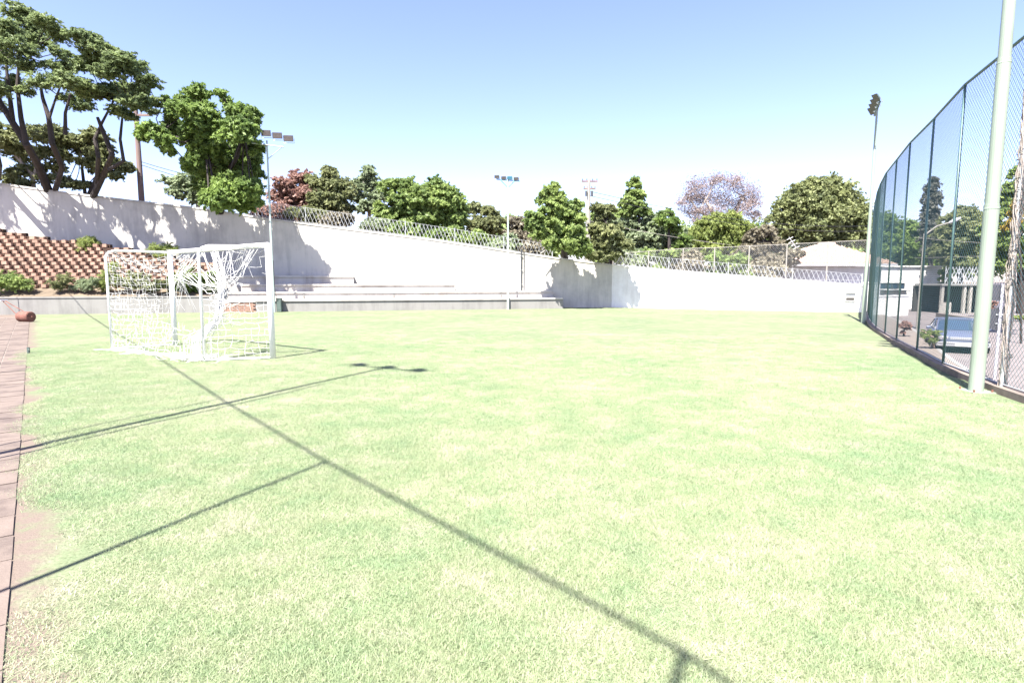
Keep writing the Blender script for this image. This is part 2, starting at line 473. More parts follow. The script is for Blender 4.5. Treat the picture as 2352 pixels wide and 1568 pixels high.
# grass: one object, a round tuft field instanced over the near lawn by geometry nodes
def make_grass():
    n = 22000
    rad = np.sqrt(RNG.random(n)) * 0.62 + RNG.normal(0, 0.04, n); th = RNG.random(n) * 2 * np.pi
    x, y = rad * np.cos(th), rad * np.sin(th)
    h = RNG.uniform(0.008, 0.023, n); w = RNG.uniform(0.0012, 0.0024, n)
    a = RNG.random(n) * 2 * np.pi; lean = RNG.normal(0, 1.15, n) * h; la = RNG.random(n) * 2 * np.pi
    V = np.zeros((n, 3, 3))
    V[:, 0] = np.c_[x - w * np.cos(a), y - w * np.sin(a), np.zeros(n)]
    V[:, 1] = np.c_[x + w * np.cos(a), y + w * np.sin(a), np.zeros(n)]
    V[:, 2] = np.c_[x + lean * np.cos(la), y + lean * np.sin(la), h]
    me = np_mesh('grass', V.reshape(-1, 3), 3, M['blades'], RNG.random(n))
    o = bpy.data.objects.new('grass', me); C.objects.link(o); o['kind'] = 'stuff'
    ng = bpy.data.node_groups.new('spread_grass', 'GeometryNodeTree')
    ng.interface.new_socket('Geometry', in_out='INPUT', socket_type='NodeSocketGeometry')
    ng.interface.new_socket('Geometry', in_out='OUTPUT', socket_type='NodeSocketGeometry')
    N = ng.nodes; Lk = ng.links
    gi = N.new('NodeGroupInput'); go = N.new('NodeGroupOutput')
    step = 0.62; sx, sy = 22.0, 16.5
    gr = N.new('GeometryNodeMeshGrid'); gr.inputs['Size X'].default_value = sx; gr.inputs['Size Y'].default_value = sy
    gr.inputs['Vertices X'].default_value = int(sx / step); gr.inputs['Vertices Y'].default_value = int(sy / step)
    tf = N.new('GeometryNodeTransform'); tf.inputs['Translation'].default_value = (-0.5, 9.6, 0.0)
    Lk.new(gr.outputs[0], tf.inputs[0])
    sp = N.new('GeometryNodeSetPosition'); rv = N.new('FunctionNodeRandomValue'); rv.data_type = 'FLOAT_VECTOR'
    rv.inputs[0].default_value = (-.14, -.14, 0); rv.inputs[1].default_value = (.14, .14, 0.0)
    Lk.new(tf.outputs[0], sp.inputs[0]); Lk.new(rv.outputs[0], sp.inputs['Offset'])
    pos = N.new('GeometryNodeInputPosition')
    def half(nx, ny, c):
        d = N.new('ShaderNodeVectorMath'); d.operation = 'DOT_PRODUCT'; d.inputs[1].default_value = (nx, ny, 0)
        Lk.new(pos.outputs[0], d.inputs[0])
        cm = N.new('FunctionNodeCompare'); cm.data_type = 'FLOAT'; cm.operation = 'LESS_THAN'; cm.inputs[1].default_value = c
        Lk.new(d.outputs['Value'], cm.inputs[0]); return cm.outputs[0]
    conds = [half(PATH_N.x, PATH_N.y, PATH_C + 0.40), half(-1, 0.43, -(5.45 - 0.43 * 5.9)),
             half(-1, 0.0, -6.2) if False else half(1.0, 0.97, -2.2), half(-1.0, 0.97, -2.2)]
    rz2 = N.new('FunctionNodeRandomValue'); rz2.data_type = 'FLOAT'; rz2.inputs[2].default_value = 9.0; rz2.inputs[3].default_value = 17.9; rz2.inputs['Seed'].default_value = 11
    sx2 = N.new('ShaderNodeSeparateXYZ'); Lk.new(pos.outputs[0], sx2.inputs[0])
    cf2 = N.new('FunctionNodeCompare'); cf2.data_type = 'FLOAT'; cf2.operation = 'GREATER_THAN'; Lk.new(sx2.outputs['Y'], cf2.inputs[0]); Lk.new(rz2.outputs[1], cf2.inputs[1])
    conds.append(cf2.outputs[0])
    cur = conds[0]
    for c in conds[1:]:
        b = N.new('FunctionNodeBooleanMath'); b.operation = 'OR'; Lk.new(cur, b.inputs[0]); Lk.new(c, b.inputs[1]); cur = b.outputs[0]
    dg = N.new('GeometryNodeDeleteGeometry'); dg.domain = 'POINT'
    Lk.new(sp.outputs[0], dg.inputs[0]); Lk.new(cur, dg.inputs['Selection'])
    ip = N.new('GeometryNodeInstanceOnPoints'); rr = N.new('FunctionNodeRandomValue'); rr.data_type = 'FLOAT_VECTOR'
    rr.inputs[1].default_value = (0, 0, 6.283)
    rs = N.new('FunctionNodeRandomValue'); rs.data_type = 'FLOAT_VECTOR'; rs.inputs[0].default_value = (.95, .95, .75); rs.inputs[1].default_value = (1.15, 1.15, 1.35)
    rs.inputs['Seed'].default_value = 5
    Lk.new(dg.outputs[0], ip.inputs['Points']); Lk.new(gi.outputs[0], ip.inputs['Instance'])
    Lk.new(rr.outputs[0], ip.inputs['Rotation']); Lk.new(rs.outputs[0], ip.inputs['Scale'])
    Lk.new(ip.outputs[0], go.inputs[0])
    md = o.modifiers.new('spread', 'NODES'); md.node_group = ng
make_grass()

# ------------------------------------------------------------------ tall walls, low wall, terraces
wl = thing('retaining_wall', 'long tall plastered retaining wall sloping down behind the goal and terraces', 'wall')
mw, mc = MB(), MB()
def wall_run(tops, fn, mw, mc, zb=-0.4, th=0.3, cap=0.1):
    for (p0, y0), (p1, y1) in zip(tops, tops[1:]):
        a, b = fn(p0), fn(p1); za, zb_ = ZT(p0, y0, a.y), ZT(p1, y1, b.y)
        mw.prism(a, b, zb, za - cap, zb, zb_ - cap, th)
        d = (b - a).normalized(); n = Vector((-d.y, d.x)) * 0.04
        mc.prism(a - n, b - n, za - cap, za, zb_ - cap, zb_, th + 0.08)
wall_run(TOPL, tw, mw, mc)
mw.build('wall_face', M['wall'], wl); mc.build('coping', M['wall_cap'], wl)
w2 = thing('white_wall', 'lower white painted wall closing the right half of the far end', 'wall')
mw, mc = MB(), MB(); wall_run(TOPR, rw, mw, mc, cap=0.07, th=0.2)
mw.build('wall_face', M['white'], w2); mc.build('coping', M['white'], w2)
for px in (1500, 1640, 1778, 1890):                              # flat piers that break the white wall
    p = rw(px); d = (REND - CORN).normalized(); n = Vector((d.y, -d.x))
    yt = float(np.interp(px, [a for a, b in TOPR], [b for a, b in TOPR])) + 4
    mm = MB(); mm.prism(p + n * 0.03, p + d * 0.25 + n * 0.03, 0, ZT(px, yt, p.y), 0, ZT(px, yt + 1, p.y), 0.03 - 0.004)
    mm.build('pier', M['white'], w2)
# niche with a dark slot near the wall's right end, and the two gate piers
def on_rw(px, py, push=0.0):
    p = rw(px); d = (REND - CORN).normalized(); n = Vector((d.y, -d.x)) * push
    return Vector((p.x + n.x, p.y + n.y, ZT(px, py, p.y)))
def rw_plate(px0, py0, px1, py1, push, name, mat, th=0.05):
    mm = MB(); a, b = on_rw(px0, py0, push), on_rw(px1, py1, push)
    mm.prism(a, b, b.z, a.z, b.z, a.z, th); return mm.build(name, mat, w2)
rw_plate(1936, 671, 1958, 673, 0.10, 'lintel', M['wall_cap'], 0.096)
rw_plate(1937, 683, 1956, 690, 0.012, 'slot_window', M['dark'], 0.008)
rw_plate(1934.5, 682, 1936.5, 691, 0.05, 'window_frame', M['white'], 0.046)
rw_plate(1956.5, 682, 1958.5, 691, 0.05, 'window_frame', M['white'], 0.046)
rw_plate(1934.5, 690.3, 1958.5, 692, 0.07, 'sill', M['white'], 0.066)
ep = thing('end_pier', 'white square pier where the white wall meets the tall fence', 'pillar', (REND.x + 0.1, REND.y, 0))
mm = MB(); mm.box((0, 0, 0.72), (0.42, 0.42, 1.46)); mm.build('shaft', M['white'], ep)
mm = MB(); mm.box((0, 0, 1.49), (0.5, 0.5, 0.08)); mm.build('cap', M['white'], ep)

lo = thing('low_wall', 'low grey concrete wall holding the planted bed behind the goal', 'wall')
mm = MB(); a, b = lw_at(-260), lw_at(508); mm.prism(a, b, -0.3, 0.76, -0.3, 0.76, 0.22); mm.build('wall_face', M['concrete'], lo)
mm = MB(); mm.prism(a - LWN * 0.03, b - LWN * 0.03, 0.762, 0.83, 0.762, 0.83, 0.28); mm.build('coping', M['concrete'], lo)

tr = thing('terrace_steps', 'broad pale concrete spectator terraces built against the tall wall', 'terrace')
tiers = [(592, 1292, 0.0, 0.0, 0.62, 0.9), (528, 1270, 0.85, 0.55, 1.00, 0.9), (560, 1046, 1.7, 0.9, 1.40, 0.9), (515, 816, 2.55, 1.3, 1.86, 1.3)]
for i, (p0, p1, of, z0, z1, dep) in enumerate(tiers):
    a, b = lw_at(p0, of), lw_at(p1, of)
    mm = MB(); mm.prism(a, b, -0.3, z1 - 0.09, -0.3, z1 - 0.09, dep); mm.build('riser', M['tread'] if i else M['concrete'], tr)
    mm = MB(); mm.prism(a - LWN * 0.06, b - LWN * 0.06, z1 - 0.088, z1, z1 - 0.088, z1, dep + 0.06); mm.build('tread', M['tread'], tr)
    for j, px in enumerate([700, 905, 1150][: 3 - (i > 1)]):
        if i in (1,):
            c = lw_at(px, of - 0.03); mm = MB(); mm.prism(c, c + LWD * 0.09, 0.70, 0.90, 0.70, 0.90, 0.028); mm.build('drain_outlet', M['concrete'], tr)
# brick planter at the foot of the terraces
bp_ = thing('brick_planter', 'low planter of orange red bricks at the left foot of the terraces', 'planter')
a, b = lw_at(509, 0.0), lw_at(591, 0.0)
mm = MB(); mm.prism(a + LWN * 0.12, b + LWN * 0.12, 0.02, 0.50, 0.02, 0.50, 0.4); mm.build('infill', M['tread'], bp_)
mm = MB(); mm.prism(a - LWN * 0.02, b - LWN * 0.02, 0.50, 0.62, 0.50, 0.62, 0.6); mm.build('coping', M['tread'], bp_)
bl = (b - a).length; nb = 8
bm_ = MB(); bm_.box((0, 0, 0), (bl / nb - 0.012, 0.1, 0.068)); bme = bm_.mesh('brick', M['brick'])
ba = math.atan2(LWD.y, LWD.x)
for r_ in range(6):
    for j in range(nb - (r_ % 2)):
        c = a + LWD * (bl / nb * (j + 0.5 + 0.5 * (r_ % 2))) + LWN * (0.06 + random.uniform(-.006, .006))
        o = bpy.data.objects.new('brick', bme); place(o, bp_); o.location = (c.x, c.y, 0.045 + r_ * 0.08); o.rotation_euler = (0, 0, ba)

# sloping bank of staggered terracotta planter blocks
bank = thing('planter_bank', 'sloping bank of staggered terracotta planter blocks with dark soil pockets', 'planter bank')
BT = [(-120, 500), (0, 524), (140, 547), (265, 562), (380, 583), (495, 600)]
def bt(px): return float(np.interp(px, [a for a, b in BT], [b for a, b in BT]))
rows = 20; RZ = 0.193; RO = 0.185; PIT = 0.435
def bank_pt(s, i): return LW0 + LWD * s + LWN * (1.45 + RO * i)
s0, s1 = (lw_at(-110, 2) - LW0).dot(LWD), (lw_at(500, 1) - LW0).dot(LWD)
blk = MB()
w_, d_, h_ = 0.255, 0.34, 0.165
prof = [(-w_ / 2, 0.05), (-w_ / 2 + 0.03, 0.0), (w_ / 2 - 0.03, 0.0), (w_ / 2, 0.05), (w_ / 2, d_), (-w_ / 2, d_)]
for z in (0, h_):
    for x, y in prof: blk.v.append((x, y, z))
nP = len(prof)
for j in range(nP): blk.f.append((j, (j + 1) % nP, (j + 1) % nP + nP, j + nP))
blk.f.append(tuple(range(nP))[::-1]); blk.f.append(tuple(range(nP, 2 * nP)))
blk_me = blk.mesh('block', M['terracotta'])
cand = []
soilm = MB(); ledge = MB()
for i in range(rows):
    z = 1.24 + RZ * i
    n_ = int((s1 - s0) / PIT)
    ext = []
    for j in range(n_):
        s = s0 + PIT * (j + 0.5 * (i % 2)); c = bank_pt(s, i)
        px, py = PR((c.x, c.y, z + h_))
        ext.append((s, py >= bt(px)))
        if py >= bt(px) and px < 500 and random.random() > .02: cand.append((c, z, px, py))
    ok = [s for s, k in ext if k]
    if ok:
        a, b = bank_pt(min(ok) - .2, i), bank_pt(min(s1, max(ok) + .2), i)
        # soil pocket behind the row
        soilm.prism(a + LWN * 0.16, b + LWN * 0.16, z - 0.1, z + h_ - 0.015, z - 0.1, z + h_ - 0.015, 0.3)
        if i in (3, 8, 13, 18):
            ledge.prism(a + LWN * 0.01, b + LWN * 0.01, z - 0.024, z + 0.0, z - 0.024, z + 0.0, 0.3)
soilm.build('soil', M['soil'], bank); ledge.build('ledge', M['terracotta'], bank)
random.shuffle(cand); cand.sort(key=lambda t: (t[2] < -5 or t[2] > 470 or t[3] > 655))
rest = MB()
for k, (c, z, px, py) in enumerate(cand):
    rz = ba + random.uniform(-.05, .05)
    if k < 300:
        o = bpy.data.objects.new('block', blk_me); place(o, bank)
        o.location = (c.x, c.y, z + random.uniform(-.006, .006)); o.rotation_euler = (random.uniform(-.05, .05), random.uniform(-.06, .06), rz + random.uniform(-.06, .06)); o.scale = (random.uniform(.86, 1.12), 1, random.uniform(.85, 1.05))
    else:
        mt = Matrix.Rotation(rz, 3, 'Z'); i0 = len(rest.v)
        for v in blk.v: p = mt @ Vector(v); rest.v.append((p.x + c.x, p.y + c.y, p.z + z))
        for f in blk.f: rest.f.append(tuple(i0 + q for q in f))
if rest.v:
    o = rest.build('far_blocks', M['terracotta'], bank); o['kind'] = 'stuff'
# flat earth of the bed and the ramp of earth behind the blocks
mm = MB()
a, b = lw_at(-260, 0.2), lw_at(512, 0.2)
mm.face([(a.x, a.y, .76), (b.x, b.y, .76), (*(b + LWN * 1.35), 1.22), (*(a + LWN * 1.35), 1.22)])
p_, q_ = tw(-200), tw(512)
mm.face([(*(a + LWN * 1.35), 1.22), (*(b + LWN * 1.35), 1.22), (q_.x, q_.y + .05, 2.1), (p_.x, p_.y + .05, 4.2)])
o = mm.build('planting_bed', M['earth']); o['kind'] = 'structure'

# ------------------------------------------------------------------ razor mesh and wire fences
def lattice(mb, A, B, h, pitch, k, r, n=3):
    """two families of slanted wires between post A and post B (points at their feet)"""
    A, B = Vector(A), Vector(B); L = (B - A).length; hA = h if not isinstance(h, tuple) else h[0]; hB = h if not isinstance(h, tuple) else h[1]
    def at(s, z):
        u = s / L; return A.lerp(B, u) + Vector((0, 0, z / hA * (hA + (hB - hA) * u)))
    for sg in (1, -1):
        c = -k * hA if sg > 0 else 0.0
        end = L if sg > 0 else L + k * hA
        while c < end:
            z0, z1 = 0.0, hA
            # s = c + sg*k*z within 0..L
            if sg > 0: z0 = max(0, -c / k); z1 = min(hA, (L - c) / k)
            else: z0 = max(0, (c - L) / k); z1 = min(hA, c / k)
            if z1 - z0 > 0.02:
                mb.tube([at(c + sg * k * z0, z0), at(c + sg * k * z1, z1)], r, n, cap=False)
            c += pitch
def razor(root, tops, fn, px0, px1, hpx, matp, step=2.9, r=0.011):
    xs = [a for a, b in tops]; ys = [b for a, b in tops]
    a, b = fn(px0), fn(px1); L = (b - a).length; n = max(1, round(L / step))
    pts = []
    for i in range(n + 1):
        p = a.lerp(b, i / n); px = PR((p.x, p.y, CAM_Z))[0]; px = min(max(px, px0), px1)
        z = ZT(px, float(np.interp(px, xs, ys)), p.y)
        d = (b - a).normalized(); q = p + Vector((-d.y, d.x)) * 0.15
        pts.append(Vector((q.x, q.y, z + 0.002)))
    h0, h1 = hpx[0] / F_PX * a.y, hpx[1] / F_PX * b.y
    for i in range(n):
        ha = h0 + (h1 - h0) * i / n; hb = h0 + (h1 - h0) * (i + 1) / n
        mb = MB(); lattice(mb, pts[i], pts[i + 1], (ha, hb), 0.225, 0.42, r)
        mb.tube([pts[i] + Vector((0, 0, 0.03)), pts[i + 1] + Vector((0, 0, 0.03))], 0.006, 4)
        mb.tube([pts[i] + Vector((0, 0, ha)), pts[i + 1] + Vector((0, 0, hb))], 0.006, 4)
        mb.build('mesh_panel', M['wire'], root)
    for i in range(n + 1):
        hh = h0 + (h1 - h0) * i / n
        mb = MB(); mb.tube([pts[i], pts[i] + Vector((0, 0, hh + 0.06))], 0.022, 6); mb.build('post', matp, root)
r1 = thing('razor_mesh_fence', 'silver diamond razor mesh along the top of the tall retaining wall', 'fence')
razor(r1, TOPL, tw, 484, 1268, (36, 27), M['galv'])
r2 = thing('razor_mesh_fence', 'silver diamond razor mesh along the top of the white wall', 'fence')
razor(r2, TOPR, rw, 1405, 1972, (27, 24), M['galv'])
# taller plain wire fence behind the white wall
wf = thing('wire_fence', 'thin pale posts and top rail of a wire fence behind the white wall', 'fence')
pp = []
for px, py in ((1405, 583), (1485, 577), (1563, 571), (1634, 569), (1712, 565), (1797, 561), (1889.5, 556), (1994, 551)):
    p = rw(px); zt = ZT(px, py, p.y + 0.9); zb = ZT(px, float(np.interp(px, [a for a, b in TOPR], [b for a, b in TOPR])), p.y) - 0.4
    a = Vector((p.x * (1 + 0.9 / p.y), p.y + 0.9, zb)); pp.append((a, zt - zb))
    mb = MB(); mb.tube([a, a + Vector((0, 0, zt - zb))], 0.035, 8); mb.build('post', M['poleconc'], wf)
for (a, ha), (b, hb) in zip(pp, pp[1:]):
    mb = MB(); mb.tube([a + Vector((0, 0, ha)), b + Vector((0, 0, hb))], 0.02, 6); mb.build('top_rail', M['poleconc'], wf)
    mb = MB(); lattice(mb, a, b, (ha, hb), 0.11, 1.0, 0.0022); mb.build('mesh_panel', M['galv'], wf)

# tall chain-link fence along the right side
FH = 4.95
cf = thing('chain_link_fence', 'tall dark green chain link fence curving along the right side of the lawn', 'fence')
for i, (x, y) in enumerate(FEN):
    if i == 4: continue                              # the vine clad post stands here
    mb = MB(); mb.tube([(x, y, -0.05), (x, y, FH)], 0.022, 8)
    mb.build('post', M['green'], cf, smooth=True)
for (a, b) in zip(FEN, FEN[1:]):
    A, B = Vector((*a, 0.12)), Vector((*b, 0.12))
    mb = MB(); lattice(mb, A, B, FH - 0.14, 0.088, 1.0, 0.0023); mb.build('mesh_panel', M['pvc'], cf)
    mb = MB(); mb.tube([(*a, FH), (*b, FH)], 0.024, 6); mb.build('top_rail', M['green'], cf)
    mb = MB(); mb.tube([(*a, 0.13), (*b, 0.13)], 0.008, 4); mb.build('tension_wire', M['galv'], cf)
km = thing('fence_kerb', 'weathered concrete edging beam under the tall green fence', 'kerb')
ki, ko = off(FEN, -0.1), off(FEN, 0.1)
for i in range(len(FEN) - 1):
    mb = MB(); q = [ki[i], ko[i], ko[i + 1], ki[i + 1]]
    mb.v = [(p[0], p[1], -0.1) for p in q] + [(p[0], p[1], 0.10) for p in q]
    mb.f = [(0, 1, 5, 4), (1, 2, 6, 5), (2, 3, 7, 6), (3, 0, 4, 7), (4, 5, 6, 7)]
    mb.build('edging_beam', M['kerb_dark'], km)

# fence on the left, outside the picture: its rail and posts throw the long lines on the lawn
SH = 1.0 / math.tan(SUN_EL)
LH = 6.2
def caster(px, py, h):                                # plan point whose top at height h throws its shadow on that pixel
    g = G(px, py); return Vector((g.x - math.sin(SUN_AZ) * h * SH, g.y - math.cos(SUN_AZ) * h * SH))
lf = thing('side_fence', 'wire fence with green posts beside the paved strip, left of the lawn', 'fence')
spts = [(1810, 1668), (1570, 1498), (750, 1062), (508, 917), (352, 815), (262, 762), (203, 723)]
tops = [caster(px, py, LH) for px, py in spts]
d = (tops[-1] - tops[-3]).normalized()
for _ in range(1): tops.append(tops[-1] + d * 3.4)
tops.insert(0, tops[0] + (tops[0] - tops[1]) * 1.4)
for i, p in enumerate(tops):
    mb = MB(); mb.tube([(p.x, p.y, -.05), (p.x, p.y, LH)], 0.023 if i in (2, 3) else 0.014, 8); mb.build('post', M['green'], lf)
for a, b in zip(tops, tops[1:]):
    mb = MB(); mb.tube([(a.x, a.y, LH), (b.x, b.y, LH)], 0.019, 6); mb.build('top_rail', M['green'], lf)

# ------------------------------------------------------------------ floodlight poles
def floodlight(root, c, aim, tilt, size, casing, glass):
    """box lamp: casing with sloped back, glass and bracket; aim = heading of the glass, tilt = downwards"""
    w, h, dp = size
    m = Matrix.Rotation(aim, 3, 'Z') @ Matrix.Rotation(tilt, 3, 'X')     # glass looks along -Y
    def T(p): return Vector(c) + m @ Vector(p)
    mb = MB(); i = 0
    q = [(-w/2, -dp/2, -h/2), (w/2, -dp/2, -h/2), (w/2, -dp/2, h/2), (-w/2, -dp/2, h/2),
         (-w*.33, dp/2, -h*.3), (w*.33, dp/2, -h*.3), (w*.33, dp/2, h*.3), (-w*.33, dp/2, h*.3)]
    mb.v = [tuple(T(p)) for p in q]
    mb.f = [(0, 1, 2, 3), (7, 6, 5, 4), (0, 4, 5, 1), (1, 5, 6, 2), (2, 6, 7, 3), (3, 7, 4, 0)]
    body = mb.build('lamp_casing', casing, root, bevel=0.008)
    g = MB(); s = 0.43
    g.face([T((-w*s, -dp/2 - .004, -h*s)), T((w*s, -dp/2 - .004, -h*s)), T((w*s, -dp/2 - .004, h*s)), T((-w*s, -dp/2 - .004, h*s))])
    g.build('lamp_glass', glass, body)
    b = MB(); b.tube([T((-w*.53, 0, 0)), T((-w*.53, 0.02, -h*.75)), T((w*.53, 0.02, -h*.75)), T((w*.53, 0, 0))], 0.012, 4); b.build('bracket', M['galv'], body)
def pole_parts(root, base, h, r0, r1, mat, joints=()):
    x, y, z = base
    segs = [0] + list(joints) + [h]
    for i in range(len(segs) - 1):
        ra = r0 + (r1 - r0) * i / max(1, len(segs) - 1) if joints else r0
        rb = ra * 0.98 if joints else r1
        mb = MB(); mb.tube([(x, y, z + segs[i]), (x, y, z + segs[i + 1] + (0.002 if i < len(segs) - 2 else 0))], [ra, rb], 20)
        mb.build('pole_section' if joints else 'pole', mat, root, smooth=False)
        if i: 
            c = MB(); c.tube([(x, y, z + segs[i] - .06), (x, y, z + segs[i] + .01)], [ra * 1.12, ra * 1.02], 20); c.build('collar', mat, root)
# left pole, three lamps
b = lw_at(633, -0.35); zt = ZT(627, 323, b.y)
f1 = thing('floodlight_pole', 'slender pole with three large floodlights rising behind the goal', 'floodlight pole', (b.x, b.y, 0))
pole_parts(f1, (0, 0, 0), zt, 0.065, 0.04, M['polepale'])
mb = MB(); mb.tube([(-0.75, 0.02, zt - .12), (0.85, -0.12, zt - .34)], 0.03, 6); mb.build('crossarm', M['polepale'], f1)
mb = MB(); mb.tube([(0, 0, zt - .9), (0.75, -0.1, zt - .36)], 0.02, 6); mb.build('strut', M['polepale'], f1)
for px, py in ((612, 306), (638, 311.5), (663.5, 318)):
    w = P(px, py, b.y - 0.15); floodlight(f1, local(f1, w), R(8), R(14), (0.46, 0.29, 0.2), M['lamp_body'], M['lamp_glass'])
eb = thing('meter_box', 'dark green upright electrical box at the foot of the slender pole', 'electrical box', (*lw_at(645.5, -0.22), 0))
mb = MB(); mb.box((0, 0, .34), (0.24, 0.2, 0.66)); mb.build('box_body', M['boxgreen'], eb, bevel=0.012)
mb = MB(); mb.box((0, 0, .69), (0.28, 0.24, 0.035)); mb.build('lid', M['boxgreen'], eb, bevel=0.006)
mb = MB(); mb.box((0, -.105, .36), (0.18, 0.006, 0.5)); mb.build('door', M['boxgreen'], eb)
fc = thing('feed_cable', 'grey cable looping from the slender pole to the dark green box', 'cable')
q = b; mb = MB(); e_ = lw_at(645.5, -0.22)
mb.tube([(q.x + .07, q.y - .02, 2.6), (q.x + .08, q.y - .03, 1.4), (q.x + .14, q.y - .03, .75), (e_.x - .14, e_.y - .02, .42)], 0.014, 5); mb.build('cord', M['cable'], fc)
# middle pole, four lamps
b = lw_at(1167, -0.15); zt = ZT(1163, 412, b.y)
f2 = thing('floodlight_pole', 'slender pole with four small lamps in front of the tall wall', 'floodlight pole', (b.x, b.y, 0))
pole_parts(f2, (0, 0, 0), zt, 0.065, 0.04, M['polepale'])
mb = MB(); mb.tube([(-0.62, 0, zt + .0), (0.65, 0, zt - .1)], 0.025, 6); mb.build('crossarm', M['lamp_blue'], f2)
for s in (-1, 1):
    mb = MB(); mb.tube([(0, 0, zt - .45), (s * 0.4, 0, zt - .05)], 0.018, 6); mb.build('strut', M['lamp_blue'], f2)
for k, (px, py) in enumerate(((1141.6, 405.5), (1157.3, 408), (1171, 408), (1186, 410))):
    w = P(px, py, b.y - 0.05); floodlight(f2, local(f2, w), R(-5), R(20), (0.27, 0.17, 0.2), M['lamp_blue'] if k == 2 else M['lamp_body'], M['lamp_glass'] if k != 2 else M['lamp_blue'])
dp = thing('downpipe', 'dark slim downpipe fixed to the tall wall right of the four lamp pole', 'pipe')
w = tw(1197); zt = ZT(1197, 572, w.y - .08); zb = ZT(1197, 668, w.y - .08)
mb = MB(); mb.tube([(w.x, w.y - .08, zb), (w.x, w.y - .08, zt)], 0.045, 8); mb.build('pipe', M['lamp_body'], dp)
for z in (zb + .4, (zb + zt) / 2, zt - .4):
    mb = MB(); mb.box((w.x, w.y - .05, z), (0.14, 0.12, 0.04)); mb.build('bracket', M['galv'], dp)
# far right pole, four lamps on an arm that points away
b = G(1992, 741); zt = ZT(2014, 262, b.y) 
f3 = thing('floodlight_pole', 'far slender pole by the fence with four floodlights stacked in a slanting row', 'floodlight pole', (b.x - 0.15, b.y, 0))
zt = 7.85
pole_parts(f3, (0, 0, 0), zt, 0.085, 0.035, M['pole'], )
mb = MB(); mb.tube([(-0.44, -0.85, zt), (0.44, 0.85, zt)], 0.04, 6); mb.build('crossarm', M['green'], f3)
for k in range(4):
    t = -0.8 + k * 0.53
    floodlight(f3, (t * 0.52 - .12, t, zt + .16), R(-80), R(38), (0.24, 0.30, 0.085), M['boxgreen'], M['lamp_glass'])
# near right pole
b = G(2241, 899)
f4 = thing('lamp_pole', 'thick pale green steel pole standing close at right beside the tall fence', 'floodlight pole', (b.x, b.y, 0))
pole_parts(f4, (0, 0, 0), 10.6, 0.092, 0.058, M['pole'], joints=(2.65, 4.6, 7.4))
mb = MB(); mb.box((0, 0, 0.006), (0.34, 0.34, 0.02)); mb.build('base_plate', M['pole'], f4)
for sx in (-1, 1):
    for sy in (-1, 1):
        mb = MB(); mb.tube([(sx * .13, sy * .13, .016), (sx * .13, sy * .13, .05)], 0.014, 6); mb.build('bolt', M['rust'], f4)
mb = MB(); mb.tube([(-0.45, -.7, 10.5), (0.45, .7, 10.5)], 0.04, 6); mb.build('crossarm', M['pole'], f4)
for t in (-.55, 0.0, .55): floodlight(f4, (t * .7 - .1, t, 10.65), R(-62), R(30), (0.46, 0.3, 0.2), M['lamp_body'], M['lamp_glass'])
# pole left of the picture: its lamps shade the lawn in the middle
h5 = 10.2; c5 = caster(884, 846, h5)
f5 = thing('floodlight_pole', 'pole with three floodlights standing left of the lawn beside the camera', 'floodlight pole', (c5.x, c5.y, 0))
pole_parts(f5, (0, 0, 0), h5, 0.052, 0.035, M['pole'])
mb = MB(); mb.tube([(-0.62, .35, h5 - .02), (0.62, -.35, h5 - .02)], 0.035, 6); mb.build('crossarm', M['pole'], f5)
for t in (-.62, 0.0, .62): floodlight(f5, (t, -t * .56, h5 + .1), R(120), R(30), (0.34, 0.24, 0.17), M['lamp_body'], M['lamp_glass'])
c6 = caster(742, 884, 7.6)
f6 = thing('antenna_mast', 'thin bare steel mast left of the lawn beside the floodlight pole', 'mast', (c6.x, c6.y, 0))
mb = MB(); mb.tube([(0, 0, 0), (0, 0, 7.6)], 0.02, 6); mb.build('mast', M['galv'], f6)
mb = MB(); mb.box((0, 0, .01), (.2, .2, .02)); mb.build('base_plate', M['galv'], f6)

# ------------------------------------------------------------------ goal with its torn net
gl = thing('football_goal', 'white metal football goal with a torn tangled net seen from behind', 'goal', (G(440, 812).x, G(440, 812).y, 0))
GH = 2.28
FLt, FRt = G(403, 793), G(627, 824)
RLt, RRt = G(258, 803), G(470, 830)
def gb(name, pts, r, n=12):
    mb = MB(); mb.tube([local(gl, p) for p in pts], r, n); return mb.build(name, M['goal'], gl, smooth=True)
def up(p, z): return Vector((p.x, p.y, z))
gb('post', [up(FLt, 0), up(FLt, GH)], 0.058, 16); gb('post', [up(FRt, 0), up(FRt, GH + .03)], 0.058, 16)
gb('crossbar', [up(FLt, GH), up(FRt, GH + .03)], 0.05, 16)
for f_, r_, hh in ((FLt, RLt, GH - .02), (FRt, RRt, GH - .03)):
    c1 = up(r_, hh - .12); c2 = up(r_.lerp(f_, .05), hh - .02); c3 = up(r_.lerp(f_, .14), hh + .02)
    gb('back_stay', [up(r_, 0), c1, c2, c3, up(f_, GH)], 0.027, 10)
    gb('ground_bar', [up(r_, .03), up(f_, .03)], 0.022, 8)
gb('ground_bar', [up(RLt, .035), up(RRt, .035)], 0.027, 8)
net = MB(); nr = 0.0028
rnd = random.Random(3)
def cord(pts, r=nr): net.tube([local(gl, p) for p in pts], r, 3, cap=False)
